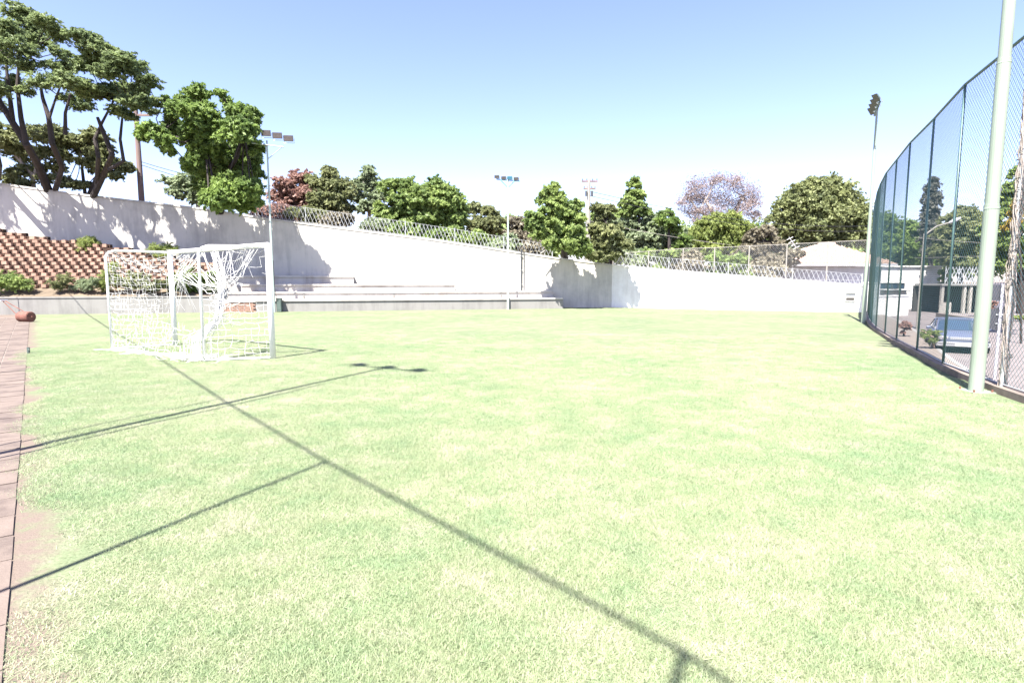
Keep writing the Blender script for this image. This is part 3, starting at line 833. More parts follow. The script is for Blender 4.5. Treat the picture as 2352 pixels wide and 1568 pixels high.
def panel(A, B, zt, cell, sag, keep, wob=0.02, bulge=None):
    """grid net between plan points A and B; keep(u, z) tells where cords survive"""
    L = (B - A).length; nu = max(2, int(L / cell)); nz = max(2, int(zt / cell))
    n_ = Vector((-(B - A).y, (B - A).x, 0)).normalized()
    g = {}
    for i in range(nu + 1):
        for j in range(nz + 1):
            u = i / nu; z = zt * j / nz
            s = math.sin(math.pi * u) * math.sin(math.pi * min(1, j / nz)) * sag
            p = A.lerp(B, u); p = Vector((p.x, p.y, z - abs(sag) * 0.35 * math.sin(math.pi * u) * (j / nz))) + n_ * s
            p += Vector((rnd.gauss(0, wob), rnd.gauss(0, wob), rnd.gauss(0, wob) if j else 0)); p.z = max(p.z, .012)
            g[i, j] = (p, u, z)
    for (i, j), (p, u, z) in g.items():
        for (a, b_) in ((1, 0), (0, 1)):
            if (i + a, j + b_) in g:
                q = g[i + a, j + b_]
                if keep((u + q[1]) / 2, (z + q[2]) / 2):
                    mdp = (p + q[0]) / 2 - Vector((0, 0, 0.012)); cord([p, mdp, q[0]])
zf, zr = GH - .03, GH - .1
panel(RLt, FLt, GH - .04, .115, -.10, lambda u, z: rnd.random() < .97, .014)
panel(RLt, RRt, GH - .10, .12, .22, lambda u, z: (u < .48 and rnd.random() < .80) or (u >= .48 and z < 0.9 - .3 * u and rnd.random() < .8), .020)
panel(RRt, FRt, 1.25, .115, .08, lambda u, z: rnd.random() < .92, .016)
panel(RRt, FRt, GH - .05, .16, .05, lambda u, z: z > 1.7 and u > .35 and rnd.random() < .55, .05)
# roof of net, slack towards the middle
def roofp(u, v):
    a = RLt.lerp(RRt, u); b_ = FLt.lerp(FRt, u); p = a.lerp(b_, v)
    return up(p, GH - .06 - .38 * math.sin(math.pi * v) * (0.4 + math.sin(math.pi * u)))
nu, nv = 26, 9
for i in range(nu + 1):
    for j in range(nv + 1):
        u, v = i / nu, j / nv
        if rnd.random() < (.42 if u < .45 else .18):
            if i < nu: cord([roofp(u, v) + Vector((rnd.gauss(0, .015),) * 3), roofp((i + 1) / nu, v)])
            if j < nv: cord([roofp(u, v), roofp(u, (j + 1) / nv) + Vector((rnd.gauss(0, .015),) * 3)])
# cords gathered into a rope hanging at the back, falling to a heap by the rear right foot
gath = P(512, 655, RRt.y + .55); foot = up(RRt.lerp(RLt, .06), .05); mid = P(503, 735, RRt.y + .3)
for k in range(58):
    u = rnd.uniform(.30, 1.0)
    st = roofp(u, rnd.uniform(0.35, 1.0)) if rnd.random() < .55 else up(FLt.lerp(FRt, rnd.uniform(.35, .93)), GH - .02)
    g0 = gath + Vector((rnd.gauss(0, .05), rnd.gauss(0, .06), rnd.gauss(0, .1)))
    m0 = mid + Vector((rnd.gauss(0, .045), rnd.gauss(0, .05), rnd.gauss(0, .1)))
    s1_ = st.lerp(g0, .5) + Vector((rnd.gauss(0, .06), rnd.gauss(0, .06), -.14 + rnd.gauss(0, .05)))
    e0_ = foot + Vector((rnd.gauss(0, .10), rnd.gauss(0, .1), abs(rnd.gauss(0, .05))))
    cord([st, s1_, g0, m0, e0_ + Vector((0, 0, .35)), e0_], .0034)
for k in range(115):                                   # knots and loops in the gathered part and the heap
    if k < 45: c = gath.lerp(mid, rnd.random()) + Vector((rnd.gauss(0, .09), rnd.gauss(0, .07), rnd.gauss(0, .12)))
    else:
        c = foot + Vector((rnd.gauss(0, .26), rnd.gauss(0, .16), abs(rnd.gauss(0, .035))))
    pts = [c]
    for _ in range(5): pts.append(pts[-1] + Vector((rnd.gauss(0, .07), rnd.gauss(0, .06), rnd.gauss(0, .05 if k < 45 else .012))))
    for p in pts: p.z = max(.012, p.z)
    cord(pts, .0034)
for k in range(60):                                    # slack net along the foot of the back bar
    c = up(RLt.lerp(RRt, rnd.random() ** 1.5), .015); pts = [c]
    for _ in range(4): pts.append(pts[-1] + Vector((rnd.gauss(0, .09), rnd.gauss(0, .07), 0)))
    cord(pts, .005)
# second, smaller knot under the bar
k2 = P(416, 632, (RLt.y + FLt.y) / 2 + .3)
for k in range(26):
    st = up(FLt.lerp(FRt, rnd.uniform(.08, .42)), GH - .03)
    g0 = k2 + Vector((rnd.gauss(0, .05), rnd.gauss(0, .05), rnd.gauss(0, .06)))
    e_ = g0 + Vector((rnd.gauss(0, .22), rnd.gauss(0, .1), -rnd.uniform(.25, .9)))
    cord([st, st.lerp(g0, .5) + Vector((0, 0, -.05)), g0, g0.lerp(e_, .5) + Vector((rnd.gauss(0, .06), 0, 0)), e_])
net.build('net', M['net'], gl)

# ------------------------------------------------------------------ lawn roller and small things
rp = G(60, 739)
rl = thing('lawn_roller', 'rusty iron garden roller with its long handle resting at the lawn edge', 'roller', (rp.x, rp.y, 0), R(-12))
mb = MB(); mb.tube([(-.27, 0, .2), (-.25, 0, .2), (.25, 0, .2), (.27, 0, .2)], [.17, .2, .2, .17], 28); mb.build('drum', M['rust'], rl, smooth=False)
mb = MB(); mb.tube([(-.33, 0, .2), (.33, 0, .2)], 0.018, 8); mb.build('axle', M['rust'], rl)
for s in (-1, 1):
    mb = MB(); mb.tube([(s * .31, 0, .2), (s * .30 - .2, .03, .30), (-1.15 + s * .06, .12, .80)], 0.017, 8); mb.build('handle_bar', M['rust'], rl)
mb = MB(); mb.tube([(-1.15, .0, .82), (-1.15, .26, .82)], 0.022, 8); mb.build('grip', M['whitepost'], rl)
s_ = G(66, 812)
sp_ = thing('garden_tap', 'tiny dark green tap post at the edge of the paved strip', 'tap', (s_.x, s_.y, 0))
mb = MB(); mb.tube([(0, 0, 0), (0, 0, .14)], .028, 8); mb.build('post', M['boxgreen'], sp_)
mb = MB(); mb.tube([(0, 0, .11), (0.05, -.05, .11), (.06, -.06, .08)], .014, 6); mb.build('spout', M['boxgreen'], sp_)

# ------------------------------------------------------------------ trees and shrubs
def leaf_cloud(lobes, n_total, size, flat=0.0, clump=14, aspect=2.2, droop=0.0, grow=1.14, lace=1.0, fuzz=.22, frond=11):
    """lobes: (centre Vector, radius, z-squash); small rhombic leaves gathered in clumps over each lobe's shell"""
    out = []; var = []
    lobes = [(c, r * grow, q) for c, r, q in lobes]
    A = sum(r * r for c, r, q in lobes)
    for c, r, q in lobes:
        n = int(n_total * r * r / A)
        if n < 4: continue
        nc = max(5, int(clump * (0.6 + r)))
        d = RNG.normal(size=(nc, 3)) * np.array([1, 1, .85]); d /= np.linalg.norm(d, axis=1)[:, None]
        rad = r * (0.22 + 0.62 * RNG.random(nc) ** 0.6)
        cc = d * rad[:, None]; cr = r * RNG.uniform(.18, .62, nc) * lace
        pick = RNG.choice(nc, n, p=(cr ** 2) / (cr ** 2).sum())
        e = RNG.normal(size=(n, 3)); e /= np.linalg.norm(e, axis=1)[:, None]
        if frond:                                    # leaves strung along drooping rays that fan out from each clump's centre
            rays = RNG.normal(size=(nc, frond, 3)) * np.array([1, 1, .55]) + np.array([0, 0, .12]); rays /= np.linalg.norm(rays, axis=2)[:, :, None]
            dr = rays[pick, RNG.integers(0, frond, n)]
            tt = RNG.random(n) ** .6; L_ = cr[pick] * 1.5
            p = cc[pick] + dr * (L_ * tt)[:, None] + RNG.normal(size=(n, 3)) * (L_ * .055)[:, None]
            p[:, 2] -= .28 * L_ * tt * tt; p[:, 2] = p[:, 2]
            e = dr
        else: p = cc[pick] + e * (cr[pick] * (RNG.random(n) ** 0.45 + np.where(RNG.random(n) < fuzz, np.minimum(RNG.exponential(.35, n), .8), 0)))[:, None] * np.array([1.15, 1.15, 0.75])
        p[:, 2] *= q; p += np.array(c)
        nrm = RNG.normal(size=(n, 3)) * (1 - flat) + e * 0.5; nrm[:, 2] += 0.5 + flat
        nrm /= np.linalg.norm(nrm, axis=1)[:, None]
        u = np.cross(nrm, RNG.normal(size=(n, 3))); u /= np.linalg.norm(u, axis=1)[:, None]
        w = np.cross(nrm, u); s = size * RNG.uniform(.6, 1.35, n)[:, None]
        tip = np.zeros((n, 3)); tip[:, 2] = -droop * s[:, 0]
        V = np.stack([p - u * s, p - w * s / aspect, p + u * s + tip, p + w * s / aspect], axis=1)
        out.append(V.reshape(-1, 3)); var.append(np.clip(RNG.random(n) * .55 + RNG.random(nc)[pick] * .45, 0, 1))
    return np.concatenate(out), np.concatenate(var)
TREE_BASE_DZ = 0.0
def plant(name, label, cat, base, Y, lobes, n, size, mat, trunks=(), bark='bark', group=None, depth=1.0, q=0.8, bname='crown', spread=0.0, **kw):
    """lobes as (px, py, radius in px) at distance Y; trunks as lists of (px, py, radius m)"""
    t = thing(name, label, cat, base, 0, group)
    L = []
    for l in lobes:
        r = l[2] / F_PX * Y; dy = (l[3] if len(l) > 3 else random.uniform(-.7, .7) * r * depth + random.uniform(-spread, spread * .8))
        c = P(l[0], l[1], Y + dy); L.append((local(t, c), r, q))
    V, var = leaf_cloud(L, n, size, **kw)
    o = bpy.data.objects.new(bname, np_mesh(bname, V, 4, LM[mat], var)); place(o, t)
    tb = MB()
    for tk in trunks:
        pts = [local(t, P(a, b_, Y + (x[0] if x else 0))) for a, b_, r, *x in tk]; tb.tube(pts, [k[2] for k in tk], 8)
    # twigs from trunk ends into the lobes
    if trunks:
        ends = [(local(t, P(tk[-1][0], tk[-1][1], Y)), tk[-1][2]) for tk in trunks]
        for c, r, _ in L:
            e, er = min(ends, key=lambda e_: (e_[0] - c).length)
            if (e - c).length < 9:
                md_ = e.lerp(c, .5) + Vector((random.gauss(0, .15), random.gauss(0, .15), -.1 * (e - c).length))
                tb.tube([e, md_, c], [er * .75, er * .45, .02], 5)
                for _ in range(3):
                    k = c + Vector((random.gauss(0, 1), random.gauss(0, 1), random.gauss(0, .6))).normalized() * r * .8
                    tb.tube([md_.lerp(c, .6), k], [.03, .01], 4)
        tb.build('trunk' if len(trunks) == 1 else 'trunk', M[bark], t)
    return t
def bp(px, Y, side='L'):
    zz = top_z_left(min(px, 1403)) - .35 if px < 1403 else 0.2
    p = P(px, 600, Y); return (p.x, p.y, zz)

YJ = 29.9
plant('jacaranda_tree', 'tall feathery tree at far left with a thick leaning trunk', 'tree', bp(100, YJ + 3.7), YJ,
      [(43, 26, 30), (8, 62, 32), (70, 64, 32), (108, 50, 26), (95, 96, 28), (40, 105, 30), (128, 80, 20), (8, 130, 26), (-30, 60, 34), (-35, 130, 34), (-80, 80, 38), (-90, 150, 38), (-130, 60, 40), (-140, 140, 40), (-80, 215, 34), (-150, 210, 36), (-200, 120, 42), (-210, 200, 40), (-10, 240, 20), (-60, 260, 24),  # lobes left of the frame are added to shade the wall's left end
       (60, 150, 22), (97, 186, 24), (29, 189, 26), (-20, 200, 26), (60, 208, 18), (140, 120, 20), (112, 148, 18)], 88000, .085, 'jaca',
      trunks=[[(112, 440, .23, 3.6), (88, 380, .20, 2.2), (60, 330, .18), (28, 280, .15), (0, 235, .13), (-18, 190, .12)],
              [(60, 330, .14), (48, 270, .11), (40, 200, .08), (44, 120, .05)], [(30, 285, .12), (20, 200, .08), (10, 120, .05)],
              [(-6, 412, .16, 3.5), (-2, 380, .13), (-14, 320, .1), (-30, 250, .08)]], q=.66, flat=.25, clump=22, aspect=3.2, spread=2.6, grow=1.12, lace=.8, frond=9)
plant('jacaranda_tree', 'feathery layered tree with forked dark trunks left of the wooden pole', 'tree', bp(135, YJ + 3.7), YJ,
      [(183, 80, 22), (229, 112, 32), (276, 138, 28), (206, 150, 32), (304, 152, 26), (336, 180, 24), (160, 186, 28), (200, 202, 30), (243, 212, 28),
       (286, 208, 28), (315, 232, 26), (350, 232, 18), (272, 252, 20), (178, 236, 24), (352, 258, 13), (150, 150, 22), (250, 165, 26), (322, 205, 20), (212, 90, 18), (150, 225, 16), (300, 266, 14)],
      68000, .085, 'jaca',
      trunks=[[(126, 440, .15, 3.6), (143, 385, .13, 1.8), (120, 330, .13), (112, 270, .11), (98, 225, .08), (92, 190, .05)],
              [(150, 310, .10), (150, 260, .07), (162, 215, .05)],
              [(112, 275, .07), (125, 235, .05), (140, 195, .04)],
              [(214, 452, .18, 3.6), (238, 402, .15, 1.8), (258, 355, .13), (236, 300, .10), (224, 270, .07)],
              [(222, 430, .12, 3.0), (226, 360, .10), (218, 320, .09), (234, 283, .06), (262, 230, .04)],
              [(250, 390, .10), (284, 370, .09), (276, 320, .07), (281, 270, .05), (300, 230, .04)]], q=.66, flat=.25, clump=22, aspect=3.2, spread=2.6, grow=1.12, lace=.8, frond=9)
plant('olive_tree', 'low olive green tree under the tall crowns at far left', 'tree', bp(80, 35), 35,
      [(10, 322, 30), (-25, 300, 30), (77, 304, 26), (125, 312, 28), (50, 350, 24), (100, 350, 22), (140, 350, 20), (40, 395, 18), (125, 380, 22), (20, 410, 16), (100, 405, 18), (60, 420, 14), (140, 410, 16), (30, 300, 18), (66, 385, 16), (150, 330, 16)],
      30000, .10, 'olive', trunks=[[(78, 440, .13), (74, 400, .12), (50, 375, .09)], [(76, 420, .1), (84, 380, .07), (110, 340, .05)]], bark='bark_pale', q=.7)
plant('olive_tree', 'low olive green tree with a spreading base beside the wooden pole', 'tree', bp(215, 35), 35,
      [(178, 322, 22), (222, 312, 23), (236, 344, 24), (252, 378, 22), (287, 385, 17), (196, 367, 18), (222, 385, 18), (265, 400, 15), (172, 424, 14), (200, 425, 13), (190, 345, 18), (150, 425, 9)],
      28000, .10, 'olive', trunks=[[(205, 450, .16), (222, 410, .12), (240, 370, .08)], [(196, 450, .1), (190, 400, .08), (185, 350, .05)]], q=.75)
YB = 30.0
plant('shade_tree', 'large dense bright green tree overhanging the wall left of the three lamp pole', 'tree', bp(520, YB + 3.6), YB,
      [(430, 228, 26), (405, 242, 18), (455, 212, 20), (448, 255, 32), (398, 262, 20), (506, 213, 13), (520, 235, 12), (380, 225, 10), (545, 260, 30), (572, 262, 22), (574, 290, 22), (540, 300, 36), (490, 290, 34),
       (350, 300, 22), (400, 298, 26), (372, 318, 22), (440, 310, 28), (388, 345, 13), (480, 340, 34), (560, 345, 36), (578, 340, 22), (440, 375, 24), (500, 385, 40), (560, 395, 38),
       (470, 420, 28), (520, 430, 40), (575, 435, 28), (505, 460, 28), (560, 462, 28), (584, 372, 16), (330, 312, 14), (480, 452, 18), (590, 462, 14)],
      100000, .115, 'bright', trunks=[[(505, 485, .26, 3.6), (500, 430, .22, 1.8), (490, 370, .16), (470, 310, .1)], [(500, 430, .15, 1.8), (545, 360, .1), (560, 300, .07)], [(490, 380, .12), (420, 320, .08), (370, 305, .05)]],
      q=.88, clump=20, aspect=2.6, spread=2.3, grow=1.02, lace=.85, frond=12)
plant('grey_shrub', 'pale grey green small tree between the wooden pole and the big dense tree', 'tree', bp(440, 36), 36.5,
      [(398, 415, 18), (425, 412, 20), (412, 440, 18), (450, 430, 18), (445, 455, 14), (400, 440, 12), (470, 455, 14)], 12000, .10, 'pale',
      trunks=[[(455, 480, .14), (455, 440, .09), (440, 415, .05)]], bark='bark_pale')
plant('red_leaf_tree', 'reddish leaved tree just right of the three lamp pole', 'tree', bp(670, 38), 38.5,
      [(655, 425, 22), (690, 408, 20), (640, 450, 20), (672, 455, 26), (705, 440, 24), (650, 480, 20), (690, 485, 20), (630, 478, 14), (720, 470, 18), (672, 492, 16)], 26000, .11, 'red',
      trunks=[[(675, 520, .18), (672, 470, .12), (680, 430, .06)]])
plant('olive_tree', 'brownish olive tree with a pointed top beside the reddish tree', 'tree', bp(755, 38), 38.0,
      [(755, 395, 16), (718, 415, 15), (735, 420, 24), (775, 420, 22), (790, 445, 20), (740, 455, 28), (775, 465, 24), (755, 388, 9), (725, 478, 18), (760, 485, 22), (795, 480, 14)], 30000, .11, 'olive',
      trunks=[[(760, 520, .2), (756, 460, .13), (756, 410, .06)]])
plant('gum_tree', 'thin pale green see-through tree left of the rounded bright tree', 'tree', bp(838, 42), 43.0,
      [(845, 400, 18), (830, 420, 18), (862, 418, 16), (845, 440, 20), (820, 450, 14), (868, 450, 16), (850, 470, 18), (830, 480, 14), (878, 480, 14), (812, 430, 9), (845, 386, 10)], 15000, .12, 'pale',
      trunks=[[(848, 530, .16), (848, 470, .12), (850, 420, .08), (848, 390, .03)]], bark='bark_pale', clump=9)
plant('mango_tree', 'broad rounded bright green tree above the middle of the tall wall', 'tree', bp(960, 37), 36.5,
      [(895, 425, 18), (910, 455, 26), (880, 490, 20), (935, 430, 22), (965, 440, 26), (1000, 425, 20), (1025, 440, 22), (1040, 465, 22), (1000, 460, 30), (950, 475, 30), (905, 490, 24),
       (1020, 495, 28), (975, 505, 26), (1050, 500, 20), (1060, 480, 14), (930, 505, 18), (1040, 525, 20), (1000, 528, 18), (870, 470, 12)], 62000, .12, 'mid',
      trunks=[[(965, 550, .24), (962, 500, .18), (960, 460, .1)], [(962, 510, .12), (1015, 470, .08)]])
UG = [(640, 'low reddish green undergrowth behind the razor mesh under the reddish tree', 'red'), (705, 'low olive undergrowth behind the razor mesh under the olive tree', 'olive'),
      (775, 'dull undergrowth behind the razor mesh right of the olive tree', 'brown'), (860, 'pale undergrowth behind the razor mesh under the see-through tree', 'pale'),
      (930, 'leafy undergrowth behind the razor mesh under the left of the rounded tree', 'mid'), (1005, 'leafy undergrowth behind the razor mesh under the right of the rounded tree', 'bright'),
      (1075, 'green undergrowth behind the razor mesh just right of the rounded tree', 'mid'), (1140, 'grey green undergrowth behind the razor mesh at the four lamp pole', 'pale'),
      (1205, 'brownish undergrowth behind the razor mesh right of the four lamp pole', 'brown')]
for px, lab, mt in UG:
    yw = float(np.interp(px, [a for a, b in TOPL], [b for a, b in TOPL])); Yu = 35.6
    hgt = 26 if px != 860 else 15
    plant('undergrowth', lab, 'shrub', bp(px, Yu), Yu, [(px + random.uniform(-34, 34), yw - random.uniform(-6, hgt), random.uniform(14, 20)) for _ in range(9)], 6500, .12, mt, bname='foliage', group='undergrowth behind the razor mesh')
UR = [(1440, 'grey green undergrowth right behind the left end of the white wall', 'pale'), (1505, 'bright undergrowth behind the white wall under the dark leafy tree', 'mid'),
      (1570, 'brownish undergrowth behind the white wall left of the drooping tree', 'brown'), (1635, 'dark undergrowth behind the white wall under the drooping tree', 'bright'),
      (1700, 'mixed undergrowth behind the white wall right of the drooping tree', 'mid'), (1765, 'dry undergrowth behind the white wall left of the tiled house', 'brown')]
for px, lab, mt in UR:
    yw = float(np.interp(px, [a for a, b in TOPR], [b for a, b in TOPR])); Yu = 38.0; c = P(px, 640, Yu)
    plant('undergrowth', lab, 'shrub', (c.x, c.y, -.2), Yu, [(px + random.uniform(-34, 34), yw - random.uniform(-8, 36), random.uniform(14, 20)) for _ in range(10)], 6000, .12, mt, bname='foliage', group='undergrowth behind the white wall')
plant('small_tree', 'low dull green tree on the skyline left of the four lamp pole', 'tree', bp(1105, 44), 45.0,
      [(1088, 480, 17), (1120, 484, 18), (1085, 510, 18), (1110, 512, 20), (1140, 508, 14), (1130, 525, 16), (1090, 530, 14), (1148, 525, 10)], 17000, .13, 'olive', trunks=[[(1110, 570, .16), (1110, 520, .1), (1110, 500, .05)]])
plant('small_tree', 'low brownish green tree on the skyline right of the four lamp pole', 'tree', bp(1200, 44), 45.0,
      [(1180, 512, 15), (1205, 506, 17), (1225, 518, 16), (1190, 535, 14), (1215, 545, 14), (1165, 535, 10), (1235, 548, 12)], 13000, .13, 'brown', trunks=[[(1205, 590, .16), (1205, 540, .1), (1205, 520, .05)]])
plant('fig_tree', 'leafy bright green tree spilling over the wall left of the concrete utility pole', 'tree', bp(1290, 35.3), 31.6,
      [(1262, 440, 13), (1275, 428, 9), (1250, 455, 16), (1280, 455, 18), (1265, 480, 22), (1300, 480, 18), (1235, 500, 20), (1265, 510, 26), (1300, 510, 24), (1320, 470, 14), (1325, 500, 16), (1240, 530, 22),
       (1280, 540, 26), (1318, 535, 22), (1262, 552, 18), (1300, 560, 20), (1335, 560, 18), (1330, 578, 12), (1222, 520, 12)], 60000, .11, 'mid',
      trunks=[[(1300, 605, .2, 3.5), (1290, 550, .14, 1.6), (1275, 490, .08)]])
plant('laurel_tree', 'dark rounded tree crowding the right side of the concrete utility pole', 'tree', bp(1400, 35.6), 32.3,
      [(1372, 480, 13), (1385, 500, 16), (1400, 480, 12), (1370, 525, 18), (1395, 530, 22), (1420, 540, 18), (1380, 560, 20), (1405, 575, 20), (1360, 580, 14), (1432, 560, 14), (1385, 590, 14)], 34000, .11, 'olive',
      trunks=[[(1395, 610, .18, 3.2), (1392, 560, .12), (1390, 510, .06)]])
plant('poplar_tree', 'slim upright green tree standing above the tree line', 'tree', bp(1458, 42), 42.0,
      [(1458, 425, 13), (1452, 445, 16), (1466, 448, 14), (1440, 465, 16), (1470, 470, 14), (1455, 485, 18), (1435, 485, 12), (1483, 485, 11), (1460, 412, 7)], 16000, .12, 'mid',
      trunks=[[(1468, 600, .18), (1468, 500, .12), (1465, 440, .05)]])
plant('bushy_tree', 'grey green bushy tree filling the skyline behind the wire fence', 'tree', (P(1500, 600, 44).x, 44, .2), 42.0,
      [(1420, 515, 18), (1450, 510, 20), (1485, 515, 22), (1515, 520, 20), (1440, 540, 22), (1475, 545, 24), (1510, 550, 22), (1540, 545, 18), (1455, 570, 22), (1495, 578, 20), (1530, 580, 18), (1550, 570, 14), (1420, 560, 16)],
      34000, .13, 'pale', trunks=[[(1480, 620, .2), (1480, 560, .14), (1475, 530, .07)]])
plant('dark_bush', 'dark green leafy tree wedged below the bare branched tree', 'tree', (P(1535, 600, 40).x, 40, .2), 40.0,
      [(1530, 490, 13), (1540, 508, 14), (1520, 505, 12), (1548, 525, 12), (1572, 545, 13), (1560, 560, 12)], 13000, .12, 'bright', trunks=[[(1538, 610, .14), (1537, 550, .1), (1535, 510, .05)]])
plant('bare_tree', 'wide leafless purplish tree with fine twigs on the skyline', 'tree', (P(1650, 600, 50).x, 50, .2), 50.0,
      [(1600, 425, 26), (1640, 412, 24), (1680, 420, 28), (1720, 440, 26), (1735, 465, 20), (1580, 455, 24), (1620, 455, 30), (1665, 460, 32), (1705, 480, 26), (1590, 485, 22), (1630, 490, 26), (1670, 500, 22), (1565, 470, 14), (1735, 495, 18), (1600, 505, 16)],
      26000, .085, 'bare', trunks=[[(1660, 620, .35), (1660, 545, .28), (1645, 500, .2), (1620, 460, .1)], [(1660, 545, .2), (1690, 490, .14), (1705, 450, .08)], [(1652, 520, .15), (1600, 480, .09), (1580, 450, .05)]],
      bark='bark_pale', aspect=4.5, clump=40, q=.85, frond=0)
plant('willow_tree', 'drooping light green tree in front of the bare branched tree', 'tree', (P(1655, 600, 44).x, 44, .2), 43.5,
      [(1620, 515, 18), (1650, 505, 20), (1685, 508, 20), (1710, 520, 16), (1635, 540, 22), (1670, 540, 24), (1700, 550, 20), (1610, 550, 16), (1640, 570, 20), (1680, 575, 20), (1595, 530, 12), (1650, 590, 16)],
      38000, .12, 'lime', trunks=[[(1660, 620, .2), (1660, 560, .14), (1660, 530, .06)]], droop=.9, aspect=3.2, q=1.0)
plant('scrub_tree', 'brown thinly leaved tree left of the dome shaped tree', 'tree', (P(1750, 600, 42).x, 42, .2), 42.0,
      [(1735, 540, 18), (1760, 530, 16), (1720, 570, 18), (1750, 570, 20), (1780, 560, 18), (1770, 595, 18), (1800, 585, 16), (1740, 600, 16), (1705, 590, 14), (1815, 600, 12), (1830, 580, 14), (1600, 590, 14), (1570, 590, 14)],
      26000, .12, 'brown', trunks=[[(1755, 640, .16), (1755, 590, .12), (1755, 550, .06)]])
plant('dome_tree', 'large dense dome shaped tree behind the tiled roof house', 'tree', (P(1885, 600, 72).x, 72, .0), 70.0,
      [(1885, 432, 32), (1840, 445, 28), (1925, 445, 30), (1955, 465, 26), (1810, 470, 26), (1860, 465, 36), (1905, 475, 36), (1945, 495, 32), (1975, 490, 22), (1790, 500, 22), (1825, 505, 32), (1870, 510, 36), (1920, 520, 34),
       (1965, 525, 28), (1795, 525, 20), (1835, 540, 26), (1885, 550, 26), (1935, 548, 24), (1985, 530, 20), (1990, 510, 16), (1980, 552, 18), (1860, 420, 18), (1905, 420, 18), (1935, 432, 14), (1995, 545, 14), (1850, 560, 18)],
      85000, .20, 'dome', trunks=[[(1885, 640, .5), (1885, 580, .4), (1880, 520, .2)]], clump=12, q=.85, frond=14)
plant('broad_tree', 'broad soft green tree filling the skyline just right of the four lamp pole', 'tree', (P(1210, 600, 46).x, 46, .5), 46.5,
      [(1170, 545, 20), (1200, 535, 22), (1230, 530, 22), (1185, 565, 20), (1215, 565, 22), (1160, 565, 14), (1240, 560, 18)], 20000, .15, 'olive', trunks=[[(1205, 600, .2), (1205, 560, .14), (1205, 540, .08)]])
plant('broad_tree', 'broad yellowish green tree filling the gap right of the concrete pole', 'tree', (P(1410, 600, 47).x, 47, .2), 47.0,
      [(1365, 500, 18), (1395, 505, 20), (1425, 500, 20), (1380, 535, 22), (1415, 535, 24), (1445, 525, 20), (1400, 565, 24), (1435, 565, 22), (1370, 565, 18), (1350, 530, 16)], 26000, .15, 'mid', trunks=[[(1405, 620, .2), (1405, 560, .14), (1405, 530, .08)]])
plant('broad_tree', 'broad grey green tree behind the dark leafy tree and the drooping tree', 'tree', (P(1560, 600, 47).x, 47, .2), 47.5,
      [(1500, 500, 16), (1520, 530, 20), (1550, 540, 20), (1580, 540, 20), (1540, 570, 22), (1575, 575, 20), (1605, 560, 18)], 18000, .15, 'pale', trunks=[[(1550, 620, .2), (1550, 570, .14), (1550, 550, .08)]])
belt = thing('far_woodland', None, None, (30, 95, 0)); belt['kind'] = 'stuff'
L = []
for px in range(1120, 2360, 21):
    for k in range(2):
        yy = random.uniform(520, 560) + k * 32 if px < 1860 else random.uniform(555, 590) + k * 28
        L.append((local(belt, P(px + random.uniform(-9, 9), yy, random.uniform(88, 104))), random.uniform(20, 30) / F_PX * 95, .9))
V, var = leaf_cloud(L, 70000, .34, clump=7)
o = bpy.data.objects.new('foliage', np_mesh('foliage', V, 4, LM['mid'], var)); place(o, belt); o['kind'] = 'stuff'
# trees on the right, across the street
def rbase(px, Y): p = P(px, 600, Y); return (p.x, p.y, -1.3)
plant('cypress_tree', 'tall narrow grey green cypress seen through the tall fence', 'tree', rbase(2138, 62), 62,
      [(2143, 412, 8), (2141, 430, 11), (2140, 450, 13), (2139, 470, 14), (2138, 490, 15), (2137, 510, 15), (2137, 530, 15), (2137, 550, 15), (2137, 570, 14)], 22000, .16, 'cyp',
      trunks=[[(2136, 700, .3), (2138, 560, .2), (2141, 430, .05)]], q=1.1, depth=.3)
plant('street_tree', 'dark leafy tree behind the white gatehouse', 'tree', rbase(2085, 75), 76,
      [(2030, 510, 22), (2015, 540, 22), (2060, 530, 26), (2090, 525, 22), (2050, 560, 26), (2090, 565, 26), (2020, 580, 22), (2075, 590, 22), (2110, 590, 20), (2040, 500, 14), (2005, 560, 16), (2110, 550, 16)], 36000, .20, 'bright',
      trunks=[[(2060, 720, .3), (2060, 600, .22), (2060, 550, .1)]])
plant('street_tree', 'broad mid green tree between the cypress and the thick pole', 'tree', rbase(2200, 55), 55,
      [(2190, 505, 20), (2215, 490, 20), (2235, 495, 20), (2175, 530, 20), (2205, 530, 26), (2240, 525, 26), (2180, 560, 22), (2215, 565, 26), (2245, 560, 22), (2165, 590, 18), (2200, 600, 22), (2235, 600, 22), (2260, 540, 18), (2150, 575, 14), (2255, 590, 18)],
      46000, .16, 'olive', trunks=[[(2205, 720, .28), (2205, 600, .22), (2208, 540, .1)]])
plant('hedge_bush', 'bright yellow green bush beside the corner of the white gatehouse', 'shrub', rbase(2168, 57), 57,
      [(2168, 625, 9), (2170, 640, 10), (2174, 652, 10), (2166, 655, 8)], 5000, .12, 'lime')
plant('palm_tree', 'yellowing broad leaved tree at the right edge behind the thick pole', 'tree', rbase(2330, 30), 30,
      [(2310, 435, 18), (2335, 440, 20), (2290, 455, 16), (2350, 420, 16), (2320, 470, 20), (2300, 490, 18), (2290, 520, 22), (2330, 520, 18), (2310, 555, 24), (2280, 560, 18), (2345, 560, 20), (2320, 590, 20), (2290, 600, 20), (2365, 470, 20), (2375, 520, 22), (2275, 590, 14), (2350, 600, 20)],
      36000, .11, 'mid', trunks=[[(2345, 720, .2), (2345, 600, .15), (2340, 500, .08)]])
plant('climbing_vine', 'ochre yellow climbing foliage at the right edge of the picture', 'vine', rbase(2330, 26), 26,
      [(2340, 470, 10), (2335, 490, 12), (2328, 508, 12), (2318, 522, 9), (2345, 455, 8)], 7000, .09, 'yellow', trunks=[[(2345, 800, .05), (2345, 600, .04), (2335, 500, .03)]])
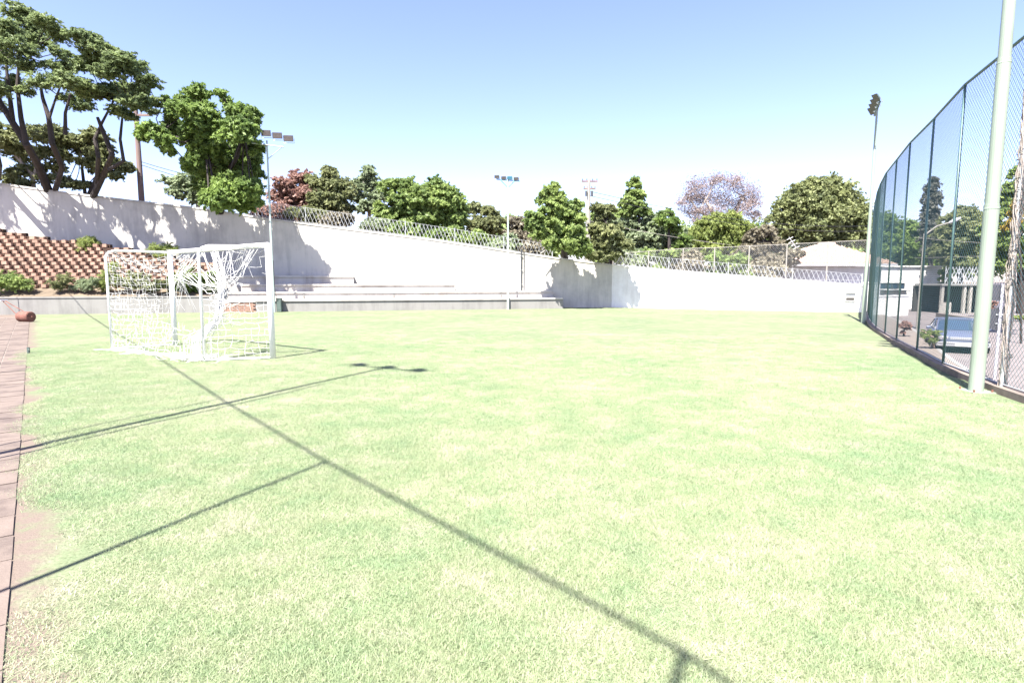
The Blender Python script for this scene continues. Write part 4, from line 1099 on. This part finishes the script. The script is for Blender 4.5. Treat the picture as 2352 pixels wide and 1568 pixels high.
plant('grey_tree', 'feathery dark branches high at the right edge of the picture', 'tree', rbase(2380, 40), 40,
      [(2330, 395, 9), (2345, 388, 12), (2360, 400, 14), (2320, 405, 6), (2350, 415, 10)], 3500, .12, 'bright', trunks=[[(2400, 760, .2), (2395, 500, .15), (2360, 400, .05)]])

# shrubs on the planted bed
def shrub(name, label, lobes, Y, n, size, mat, **kw):
    if Y < 30: Y = lw_at(lobes[0][0], 0.85).y
    c = P(lobes[0][0], lobes[0][1] + lobes[0][2], Y)
    plant(name, label, 'shrub', (c.x, c.y, max(.8, c.z - .1)), Y, lobes, n, size, mat, bname='foliage', group=None, **kw)
shrub('dark_shrub', 'dark green spreading shrub at the left end of the low wall', [(18, 640, 20), (45, 650, 17), (-5, 648, 20), (65, 660, 9), (30, 655, 16)], 28.3, 16000, .05, 'mid', q=.85, aspect=3.5)
shrub('olive_shrub', 'ragged olive shrub left of centre on the planter bed', [(130, 650, 13), (150, 640, 14), (140, 655, 14)], 28.6, 6500, .05, 'olive', aspect=4)
shrub('olive_shrub', 'ragged grey green shrub halfway along the planter bed', [(190, 652, 15), (215, 645, 14), (200, 660, 12), (172, 658, 10)], 28.6, 8000, .05, 'pale', aspect=4)
shrub('grass_clump', 'tall yellow green clump just left of the goal net', [(252, 630, 14), (256, 650, 15), (262, 612, 11), (240, 655, 12), (275, 640, 12)], 28.8, 9000, .07, 'lime', aspect=7, q=1.1)
shrub('grass_clump', 'light olive grass clump on top of the terracotta blocks', [(200, 560, 18), (185, 568, 15), (220, 567, 14), (205, 550, 12), (228, 572, 9)], 31.2, 9000, .08, 'lime', aspect=8, q=.95)
shrub('grass_clump', 'yellowish grass clump against the tall wall above the goal net', [(360, 572, 14), (385, 570, 15), (400, 577, 12), (345, 578, 9), (372, 585, 14)], 31.2, 8000, .08, 'lime', aspect=8, q=.8)
shrub('dark_shrub', 'dark shrub behind the left half of the goal net', [(300, 650, 16), (325, 640, 18), (345, 655, 16), (370, 650, 16), (310, 632, 12)], 28.6, 12000, .06, 'olive', aspect=3)
shrub('dark_shrub', 'dense dark shrub behind the middle of the goal net', [(420, 640, 20), (440, 655, 17), (455, 635, 18), (405, 655, 15), (435, 620, 14)], 28.8, 14000, .06, 'bright', aspect=3)
shrub('dark_shrub', 'dark shrub at the right end of the bed beside the terraces', [(478, 640, 13), (490, 655, 12), (485, 630, 11), (470, 660, 11)], 29.0, 8000, .06, 'bright', aspect=3)

# ------------------------------------------------------------------ poles, wires behind the wall
p = P(325, 455, 36); up_ = thing('wooden_pole', 'brown wooden utility pole rising between the feathery tree and the dense tree', 'utility pole', (p.x, p.y, top_z_left(325) - .4))
zt = ZT(323, 245, 36) - up_.location.z
mb = MB(); mb.tube([(0, 0, 0), (0, 0, zt * .5), (0, 0, zt)], [.17, .15, .12], 12); mb.build('pole', M['wood'], up_)
mb = MB(); mb.box((0, 0, zt - .5), (1.8, .1, .12)); mb.build('crossarm', M['wood'], up_)
for s in (-.8, -.3, .3, .8):
    mb = MB(); mb.tube([(s, 0, zt - .44), (s, 0, zt - .28)], .04, 8); mb.build('insulator', M['poleconc'], up_)
p = P(345, 470, 42); an = thing('tv_antenna', 'small rooftop style aerial peeping over the wall beside the wooden pole', 'antenna', (p.x, p.y, top_z_left(345) - .6))
mb = MB(); mb.tube([(0, 0, 0), (0, 0, 1.8)], .03, 6); mb.build('mast', M['lamp_body'], an)
for z, w in ((1.1, .5), (1.35, .4), (1.6, .3)):
    mb = MB(); mb.tube([(-w, 0, z), (w, .1, z - .03)], .02, 5); mb.build('element', M['lamp_body'], an)
p = P(1350, 600, 35.2); cpole = thing('concrete_pole', 'pale concrete utility pole with crossarms and a curved street lamp arm', 'utility pole', (p.x, p.y, top_z_left(1350) - .3))
z0 = cpole.location.z; zt = ZT(1353, 412, 35.2) - z0
mb = MB(); mb.tube([(0, 0, 0), (.0, 0, zt * .6), (0, 0, zt)], [.16, .125, .08], 12); mb.build('pole', M['poleconc'], cpole)
for z, w in ((zt - .12, .48), (zt - .55, .36)):
    mb = MB(); mb.box((0.05, 0, z), (w * 2, .1, .09)); mb.build('crossarm', M['wood'], cpole)
    for s in (-1, -.4, .4, 1):
        mb = MB(); mb.tube([(.05 + s * w * .9, 0, z + .05), (.05 + s * w * .9, 0, z + .15)], .022, 6); mb.build('insulator', M['cable'], cpole)
for s in (-.16, .18):
    mb = MB(); mb.tube([(s, -.12, zt - 1.0), (s, -.12, zt - .7)], .07, 10); mb.build('fuse', M['lamp_body'], cpole)
w = [local(cpole, P(a, b_, 35.2 - .1)) for a, b_ in ((1347, 520), (1338, 500), (1330, 483), (1322, 471), (1312, 466), (1303, 466))]
mb = MB(); mb.tube(w, [.045, .045, .04, .04, .04, .05], 8); mb.build('lamp_arm', M['galv'], cpole)
mb = MB(); mb.tube([w[-1], w[-1] + Vector((-.35, 0, -.02))], [.09, .06], 8); mb.build('lamp_head', M['galv'], cpole)
def wire(label, a, b_, sag, r=.012, col='cable', n=10):
    a, b_ = Vector(a), Vector(b_); mb = MB(); pts = []
    for i in range(n + 1):
        u = i / n; p = a.lerp(b_, u); p.z -= sag * 4 * u * (1 - u); pts.append(p)
    mb.tube(pts, r, 4); o = mb.build('power_line', M[col]); tag(o, label, 'cable')
top = cpole.location + Vector((0, 0, zt))
wl_ = up_.location + Vector((0, 0, ZT(323, 245, 36) - up_.location.z - .3))
wire('upper wire passing behind the dense tree towards the wooden pole', P(325, 372, 36), P(640, 436, 38), .25, .018)
wire('lower wire passing behind the dense tree towards the wooden pole', P(325, 379, 36), P(640, 452, 38), .25, .018)
wire('pale wire sagging from the concrete pole across the light green trees to the house', P(1356, 508, 35.2), P(1850, 578, 48), .3, .016, 'poleconc')
wire('upper wire crossing in front of the dome shaped tree', P(1356, 440, 35.2), P(2160, 500, 58), 1.4, .014)
wire('lower wire crossing in front of the dome shaped tree', P(1356, 450, 35.2), P(2160, 512, 58), 1.4, .014)
wire('pale wire running behind the tall fence at right', P(2100, 545, 50), P(2460, 560, 40), .2, .014, 'poleconc')
wire('second pale wire running behind the tall fence at right', P(2100, 592, 50), P(2460, 575, 34), .1, .012, 'poleconc')
wire('broken branch like pale pipe lying on the wall top', P(1241, 583, 33.4), P(1268, 563, 33.6), .0, .03, 'poleconc')
# fallen stays beside the pale pipe are the leaning antenna of the house
p = P(1830, 580, 52); an = thing('tv_antenna', 'pale slanting aerial above the left end of the tiled roof', 'antenna', (p.x, p.y, 2.2))
a, b_, c = local(an, P(1812, 545, 52)), local(an, P(1832, 573, 52)), local(an, P(1826, 572, 52))
mb = MB(); mb.tube([a, b_], .045, 5); mb.build('boom', M['galv'], an)
mb = MB(); mb.tube([c, (c[0], c[1], -.6)], .04, 5); mb.build('mast', M['galv'], an)
for t in (.1, .35, .6, .85):
    q = Vector(a).lerp(Vector(b_), t); mb = MB(); mb.tube([q + Vector((-.28, 0, -.14)), q + Vector((.28, 0, .14))], .022, 4); mb.build('element', M['galv'], an)

# ------------------------------------------------------------------ house with tiled hip roof behind the white wall
YH = 46.0
h0 = P(1826, 610, YH); h1 = P(1990, 610, YH + 1.5)
hs = thing('tiled_house', 'pale house with a sunlit terracotta hip roof behind the white wall', 'house', (h0.x, h0.y, 0))
ez = ZT(1806, 606, YH); rz_ = ZT(1935, 562, YH + 4)
wd = h1.x - h0.x + .3; dh = 8.0
mb = MB(); mb.box((wd / 2, dh / 2, (ez - .15 - 1.3) / 2 - .05), (wd, dh, ez - .15 + 1.3)); mb.build('wall', M['house'], hs)
e = .75
x0, x1, y0, y1 = -e, wd + e, -e, dh + e
ra, rb = Vector((3.9, dh / 2, rz_)), Vector((wd - 1.6, dh / 2, rz_))
mb = MB()
A_, B_, C_, D_ = (x0, y0, ez), (x1, y0, ez), (x1, y1, ez), (x0, y1, ez)
mb.face([A_, B_, rb, ra]); mb.face([B_, C_, rb]); mb.face([C_, D_, ra, rb]); mb.face([D_, A_, ra]); mb.face([D_, C_, B_, A_])
roof = mb.build('roof', M['tile'], hs)
# rolls of roof tile on the slope towards the lawn and on the left hip
tl = MB()
def rolls(a, b, apexa, apexb, n):
    for i in range(n):
        u = (i + .5) / n; lo_ = Vector(a).lerp(Vector(b), u); hi_ = Vector(apexa).lerp(Vector(apexb), u)
        tl.tube([lo_ + Vector((0, 0, .02)), hi_ + Vector((0, 0, .02))], .075, 5)
def front_rolls():
    n = int((x1 - x0) / .28)
    for i in range(n):
        x = x0 + (i + .5) * .28
        if x < ra.x: t = (x - x0) / (ra.x - x0)
        elif x > rb.x: t = (x1 - x) / (x1 - rb.x)
        else: t = 1
        if t > .05:
            a = Vector((x, y0, ez + .03)); b = Vector((x, y0 + (ra.y - y0) * t, ez + .03 + (rz_ - ez) * t)); tl.tube([a, b], .07, 5)
front_rolls()
for i in range(int((y1 - y0) / .28)):
    y = y0 + (i + .5) * .28; t = 1 - abs(y - dh / 2) / (dh / 2 + e)
    if t > .05: tl.tube([Vector((x0, y, ez + .03)), Vector((x0 + (ra.x - x0) * t, y, ez + .03 + (rz_ - ez) * t))], .07, 5)
o = tl.build('tile_roll', M['tile'], roof); o['kind'] = 'stuff'
mb = MB(); mb.tube([ra + Vector((0, 0, .06)), rb + Vector((0, 0, .06))], .12, 8); mb.build('ridge', M['tile'], roof)
mb = MB(); mb.box((wd / 2, -e - .03, ez - .09), (wd + 2 * e, .05, .16)); mb.build('fascia', M['house'], hs)

# ------------------------------------------------------------------ gatehouse, gate, walls across the street
YG = 58.0
def gx(px, Y=YG): return P(px, 640, Y).x
gh = thing('gatehouse', 'small flat roofed white gatehouse with a tall brown doorway', 'building', (gx(2000), YG, -1.25))
zt = ZT(2130, 613, YG) + 1.25; W = gx(2160) - gx(2000)
def lx(px): return gx(px) - gx(2000)
dz0, dz1 = 0.0, ZT(2130, 654, YG) + 1.25
wz0, wz1 = ZT(2040, 664, YG) + 1.25, ZT(2040, 650, YG) + 1.25
T = .25
cols = [(0, lx(2008)), (lx(2080), lx(2117)), (lx(2146), W)]
for a, b_ in cols:
    mb = MB(); mb.box(((a + b_) / 2, T / 2, zt / 2), (b_ - a, T, zt)); mb.build('wall', M['white'], gh)
mb = MB(); mb.box(((lx(2117) + lx(2146)) / 2, T / 2, (zt + dz1) / 2), (lx(2146) - lx(2117), T, zt - dz1)); mb.build('wall', M['white'], gh)
for z0_, z1_ in ((0, wz0), (wz1, zt)):
    mb = MB(); mb.box(((lx(2008) + lx(2080)) / 2, T / 2, (z0_ + z1_) / 2), (lx(2080) - lx(2008), T, z1_ - z0_)); mb.build('wall', M['white'], gh)
mb = MB(); mb.box((W / 2, 2.6, zt / 2), (W, 4.6, zt - .02)); mb.build('rear_block', M['door'], gh)
mb = MB(); mb.box((W + .002 - T / 2, 2.4, zt / 2), (T, 4.9 - .3, zt)); mb.build('side_wall', M['white'], gh)
mb = MB(); mb.box((W / 2, 2.45, zt + .06), (W + .3, 5.3, .12)); mb.build('roof_slab', M['white'], gh)
dx0, dx1 = lx(2117), lx(2146)
mb = MB(); mb.box(((dx0 * .62 + dx1 * .38), .2, dz1 * .33), ((dx1 - dx0) * .66, .06, dz1 * .66)); dr = mb.build('door', M['door'], gh)
mb = MB(); mb.box(((dx0 + dx1) / 2, .17, dz1 * .66), (dx1 - dx0, .05, .06)); mb.build('transom', M['white'], gh)
for i in range(1, 3):
    mb = MB(); mb.box((dx0 + (dx1 - dx0) * i / 3, .17, dz1 * .83), (.05, .05, dz1 * .33)); mb.build('glazing_bar', M['lamp_body'], gh)
n = 5
for i in range(n):
    a = lx(2008) + (lx(2080) - lx(2008)) * i / n; b_ = lx(2008) + (lx(2080) - lx(2008)) * (i + 1) / n
    fr = MB()
    for (cx, cz, sx, sz) in (((a + b_) / 2, wz0 + .03, b_ - a, .06), ((a + b_) / 2, wz1 - .03, b_ - a, .06), (a + .03, (wz0 + wz1) / 2, .06, wz1 - wz0 - .13), (b_ - .03, (wz0 + wz1) / 2, .06, wz1 - wz0 - .13)):
        fr.box((cx, .09, cz), (sx - .004, .06, sz))
    f_ = fr.build('window', M['lamp_body'], gh)
    mb = MB(); mb.box(((a + b_) / 2, .11, (wz0 + wz1) / 2), (b_ - a - .13, .02, wz1 - wz0 - .13)); mb.build('pane', M['glass'], f_)
# grey canopy strip under the windows
mb = MB(); mb.box((lx(2044), -.35, wz0 - .12), (lx(2082) - lx(2004), .7, .1)); mb.build('canopy', M['lamp_body'], gh)

bw = thing('boundary_wall', 'white boundary wall in front of the gatehouse windows', 'wall')
mb = MB(); a, b_ = P(1992, 690, 45), P(2088, 690, 47); mb.prism(a, b_, -1.25, ZT(2000, 682, 45), -1.25, ZT(2088, 680, 47), .2); mb.build('wall_face', M['white'], bw)
mb = MB(); mb.prism(a - Vector((0, .04, 0)), b_ - Vector((0, .04, 0)), ZT(2000, 682, 45), ZT(2000, 682, 45) + .1, ZT(2088, 680, 47), ZT(2088, 680, 47) + .1, .28); mb.build('coping', M['white'], bw)

Yg = 50.0
gt = thing('carport_gate', 'dark open carport with grey pillars right of the gatehouse', 'carport', (P(2195, 700, Yg).x, Yg, -1.25))
def lp(px, py, Y=Yg): return local(gt, P(px, py, Y))
hz = lp(2190, 656).z
for px in (2163, 2214, 2228, 2262, 2352):
    x = lp(px, 680).x; mb = MB(); mb.box((x, 0, hz / 2), (.22, .22, hz)); mb.build('pillar', M['poleconc'], gt)
xa, xb = lp(2158, 680).x, lp(2360, 680).x
mb = MB(); mb.box(((xa + xb) / 2, 1.5, hz + .08), (xb - xa, 3.4, .16)); mb.build('roof_slab', M['concrete'], gt)
mb = MB(); mb.box(((xa + xb) / 2, 3.3, hz / 2 - .01), (xb - xa, .2, hz - .02)); mb.build('back_wall', M['dark'], gt)
mb = MB(); x = (lp(2163, 680).x + lp(2180, 680).x) / 2
mb.box((x, -.05, hz * .2), (1.0, .1, hz * .4)); mb.build('low_panel', M['poleconc'], gt)
r3 = thing('razor_mesh_fence', 'slanted diamond razor mesh above the dark carport', 'fence')
a, b_ = P(2170, 653, Yg - .2), P(2262, 653, Yg - .2)
for i in range(3):
    A, B = a.lerp(b_, i / 3), a.lerp(b_, (i + 1) / 3); mb = MB(); lattice(mb, A, B, 1.5, .3, .42, .022); mb.build('mesh_panel', M['wire'], r3)
for i in range(4):
    A = a.lerp(b_, i / 3); mb = MB(); mb.tube([A, A + Vector((0, 0, 1.55))], .03, 6); mb.build('post', M['galv'], r3)
pwall = thing('grey_wall', 'purplish grey garage wall at the right edge behind the stop sign', 'wall')
mb = MB(); a, b_ = P(2266, 700, 40), P(2330, 700, 40); mb.prism(a, b_, -1.25, ZT(2290, 650, 40), -1.25, ZT(2290, 648, 40), .2); mb.build('wall_face', M['greywall'], pwall)
bush = plant('brown_bush', 'rust brown bush between the thick pole and the sign post', 'shrub', rbase(2275, 36), 36, [(2270, 705, 8), (2280, 698, 8), (2276, 712, 7)], 2500, .08, 'red')
plant('green_verge', 'strip of bright grass tufts at the right edge beyond the street', 'shrub', rbase(2350, 40), 40, [(2335, 728, 10), (2352, 728, 11), (2368, 730, 10)], 3500, .08, 'lime', q=.35)
lw_ = thing('garden_wall', 'low pale wall bordering the far side of the street', 'wall')
mb = MB(); a, b_ = P(2150, 712, 42), P(2240, 712, 36); mb.prism(a, b_, -1.25, -.75, -1.25, -.75, .3); mb.build('wall_face', M['walk'], lw_)

# stop sign seen from behind, on the pavement
Ys = 15.6; sp = P(2297, 725, Ys)
sg = thing('stop_sign', 'grey back of an octagonal road sign on a white post', 'road sign', (sp.x, sp.y, -1.10), R(-20))
hz = ZT(2304, 652, Ys) + 1.10
mb = MB(); mb.tube([(0, 0, 0), (0, 0, hz)], .036, 10); mb.build('post', M['whitepost'], sg)
cz = ZT(2297, 733, Ys) + 1.10; ro = .34; mb = MB()
ring = [(ro * math.cos(R(45 * k)), ro * math.sin(R(45 * k))) for k in range(8)]
mb.v = [(x, .045, cz + z) for x, z in ring] + [(x, .058, cz + z) for x, z in ring]
mb.f = [tuple(range(8)), tuple(range(15, 7, -1))] + [(k, (k + 1) % 8, (k + 1) % 8 + 8, k + 8) for k in range(8)]
mb.build('octagon_plate', M['signback'], sg)
mb = MB(); mb.box((0, .05, ZT(2297, 672, Ys) + 1.10), (.62, .012, .42)); mb.build('upper_plate', M['signback'], sg)
for z in (cz - .12, cz + .12):
    mb = MB(); mb.box((0, .035, z), (.16, .02, .035)); mb.build('clamp', M['galv'], sg)
# street lamps
def street_lamp(label, px, pyb, Y, pyt, tip):
    b_ = P(px, pyb, Y); t = thing('street_lamp', label, 'street lamp', (b_.x, b_.y, -1.25))
    ht = ZT(px, pyt, Y) + 1.25
    mb = MB(); mb.tube([(0, 0, 0), (0, 0, ht)], [.11, .07], 10); mb.build('pole', M['poleconc'], t)
    e_ = local(t, P(tip[0], tip[1], Y - .5)); mb = MB(); mb.tube([(0, 0, ht - .1), Vector((0, 0, ht)).lerp(e_, .5) + Vector((0, 0, .12)), e_], .045, 8); mb.build('lamp_arm', M['poleconc'], t)
    d_ = (e_ - Vector((0, 0, ht))).normalized(); mb = MB(); mb.tube([e_, e_ + d_ * .25, e_ + d_ * .6], [.06, .13, .05], 10); mb.build('lamp_head', M['whitepost'], t)
street_lamp('street lamp with a rising arm seen through the tall fence', 2112, 700, 34, 536, (2180, 512))
street_lamp('street lamp with a bright white head just right of the thick pole', 2262, 700, 26, 455, (2290, 442))

# vine wrapped fence post at the right edge
vp = G(2311, 903); vt = thing('vine_post', 'grey fence post wrapped in dry tangled vine at the right edge', 'post', (FEN[4][0], FEN[4][1], 0))
mb = MB(); mb.tube([(0, 0, 0), (0, 0, 4.95)], .03, 10); mb.build('post', M['galv'], vt)
mb = MB()
for k in range(16):
    pts = []; a0 = random.uniform(0, 6.28); r_ = random.uniform(.03, .055); tw_ = random.uniform(1.2, 3.4) * random.choice((-1, 1))
    for i in range(34):
        z = 4.6 * i / 33; pts.append((r_ * math.cos(a0 + tw_ * z) + random.gauss(0, .009), r_ * math.sin(a0 + tw_ * z) + random.gauss(0, .009), z))
    mb.tube(pts, .006, 4)
mb.build('vine_stems', M['bark_pale'], vt)
V, var = leaf_cloud([(Vector((0, 0, z)), .075, 1.8) for z in np.arange(.3, 4.6, .25)], 900, .018, frond=0)
o = bpy.data.objects.new('leaves', np_mesh('leaves', V, 4, LM['cyp'], var)); place(o, vt)

# small plants on the pavement
c = G(2140, 800, -1.1); plant('potted_palm', 'small spiky yellow green plant with an orange stem beside the parked car', 'plant', (c.x, c.y, -1.1), c.y,
      [(2128, 770, 10), (2145, 765, 11), (2138, 780, 9), (2158, 774, 8), (2120, 762, 6)], 2600, .06, 'lime', trunks=[[(2150, 815, .05), (2145, 795, .045), (2142, 778, .03)]], bark='tile', aspect=6)
c = G(2072, 772, -1.1); plant('dry_shrub', 'pinkish dry shrub on the pavement behind the tall fence', 'plant', (c.x, c.y, -1.1), c.y,
      [(2073, 748, 7), (2080, 742, 8), (2074, 762, 6), (2086, 752, 6)], 1600, .06, 'red', trunks=[[(2076, 772, .05), (2076, 760, .04), (2078, 750, .02)]])

# ------------------------------------------------------------------ parked car
cc = G(2203, 812, -1.25)
car = thing('parked_car', 'silver blue saloon car parked at the kerb facing the lawn corner', 'car', (cc.x + 1.15, cc.y + 1.75, -1.25), R(-31))
car.scale = (1.06, 1.0, .90)
# local axes: -Y is the nose
def loft(sections, n, mat, name, parent, smooth=True):
    """sections: (y, half width bottom, half width top, z bottom, z top)"""
    mb = MB()
    for (y, wb_, wt, zb, zt_) in sections:
        ring = [(-wb_ * .96, zb), (-wb_, zb + .12 * (zt_ - zb)), (-(wb_ * .45 + wt * .55), zb + .6 * (zt_ - zb)), (-wt, zt_ - .10 * (zt_ - zb)), (-wt * .86, zt_ - .01), (-wt * .4, zt_ + .012),
                (wt * .4, zt_ + .012), (wt * .86, zt_ - .01), (wt, zt_ - .10 * (zt_ - zb)), ((wb_ * .45 + wt * .55), zb + .6 * (zt_ - zb)), (wb_, zb + .12 * (zt_ - zb)), (wb_ * .96, zb)]
        mb.v += [(x, y, z) for x, z in ring]
    k = 12
    for i in range(len(sections) - 1):
        for j in range(k):
            a = i * k + j; b = i * k + (j + 1) % k; mb.f.append((a, b, b + k, a + k))
    mb.f.append(tuple(range(k))); e = (len(sections) - 1) * k; mb.f.append(tuple(e + j for j in range(k))[::-1])
    o = mb.build(name, mat, parent, smooth=smooth)
    md_ = o.modifiers.new('bev', 'BEVEL'); md_.width = .02; md_.segments = 2; md_.limit_method = 'ANGLE'; md_.angle_limit = R(35)
    return o
loft([(-2.12, .66, .60, .36, .62), (-2.0, .80, .74, .28, .74), (-1.6, .84, .80, .24, .84), (-1.0, .85, .82, .22, .92), (-.6, .85, .82, .22, .95), (.9, .85, .82, .22, .97), (1.5, .84, .80, .24, .97), (2.05, .80, .74, .30, .93), (2.15, .70, .64, .38, .80)],
     12, M['carpaint'], 'body', car)
loft([(-.95, .72, .68, .90, .93), (-.25, .74, .58, .92, 1.34), (.1, .75, .60, .93, 1.40), (.75, .75, .59, .94, 1.39), (1.1, .74, .57, .94, 1.30), (1.65, .70, .62, .93, .98)], 12, M['glass'], 'cabin_glass', car)
loft([(-.22, .59, .57, 1.335, 1.375), (.1, .615, .60, 1.38, 1.425), (.75, .61, .59, 1.375, 1.415), (1.12, .58, .56, 1.29, 1.325)], 12, M['carpaint'], 'roof', car)
for s in (-1, 1):
    mb = MB(); mb.tube([(s * .70, -.93, .93), (s * .60, -.24, 1.36)], .028, 6); mb.build('pillar', M['carpaint'], car)
    mb = MB(); mb.tube([(s * .745, .30, .95), (s * .615, .32, 1.39)], .03, 6); mb.build('pillar', M['carpaint'], car)
    mb = MB(); mb.tube([(s * .68, 1.6, .97), (s * .58, 1.1, 1.32)], .04, 6); mb.build('pillar', M['carpaint'], car)
    mb = MB(); mb.box((s * .60, -2.045, .66), (.34, .12, .15)); mb.build('headlight', M['chrome'], car, bevel=.02)
    mb = MB(); mb.box((s * .93, -.62, 1.0), (.17, .09, .12)); mb.build('mirror', M['carpaint'], car, bevel=.02)
    for y in (-1.32, 1.28):
        mb = MB(); mb.tube([(s * .70, y, .30), (s * .87, y, .30)], .31, 24); wh = mb.build('wheel', M['rubber'], car)
        mb = MB(); mb.tube([(s * .86, y, .30), (s * .878, y, .30)], .19, 16); mb.build('rim', M['galv'], wh)
mb = MB(); mb.box((0, -2.10, .66), (.78, .06, .11)); mb.build('grille', M['bumper'], car, bevel=.01)
mb = MB(); mb.box((0, -2.12, .40), (1.62, .16, .20)); mb.build('bumper', M['bumper'], car, bevel=.04)
mb = MB(); mb.box((0, -2.205, .46), (1.5, .02, .03)); mb.build('bumper_strip', M['chrome'], car)
mb = MB(); mb.box((0, -2.212, .40), (.44, .02, .12)); mb.build('number_plate', M['plate'], car)
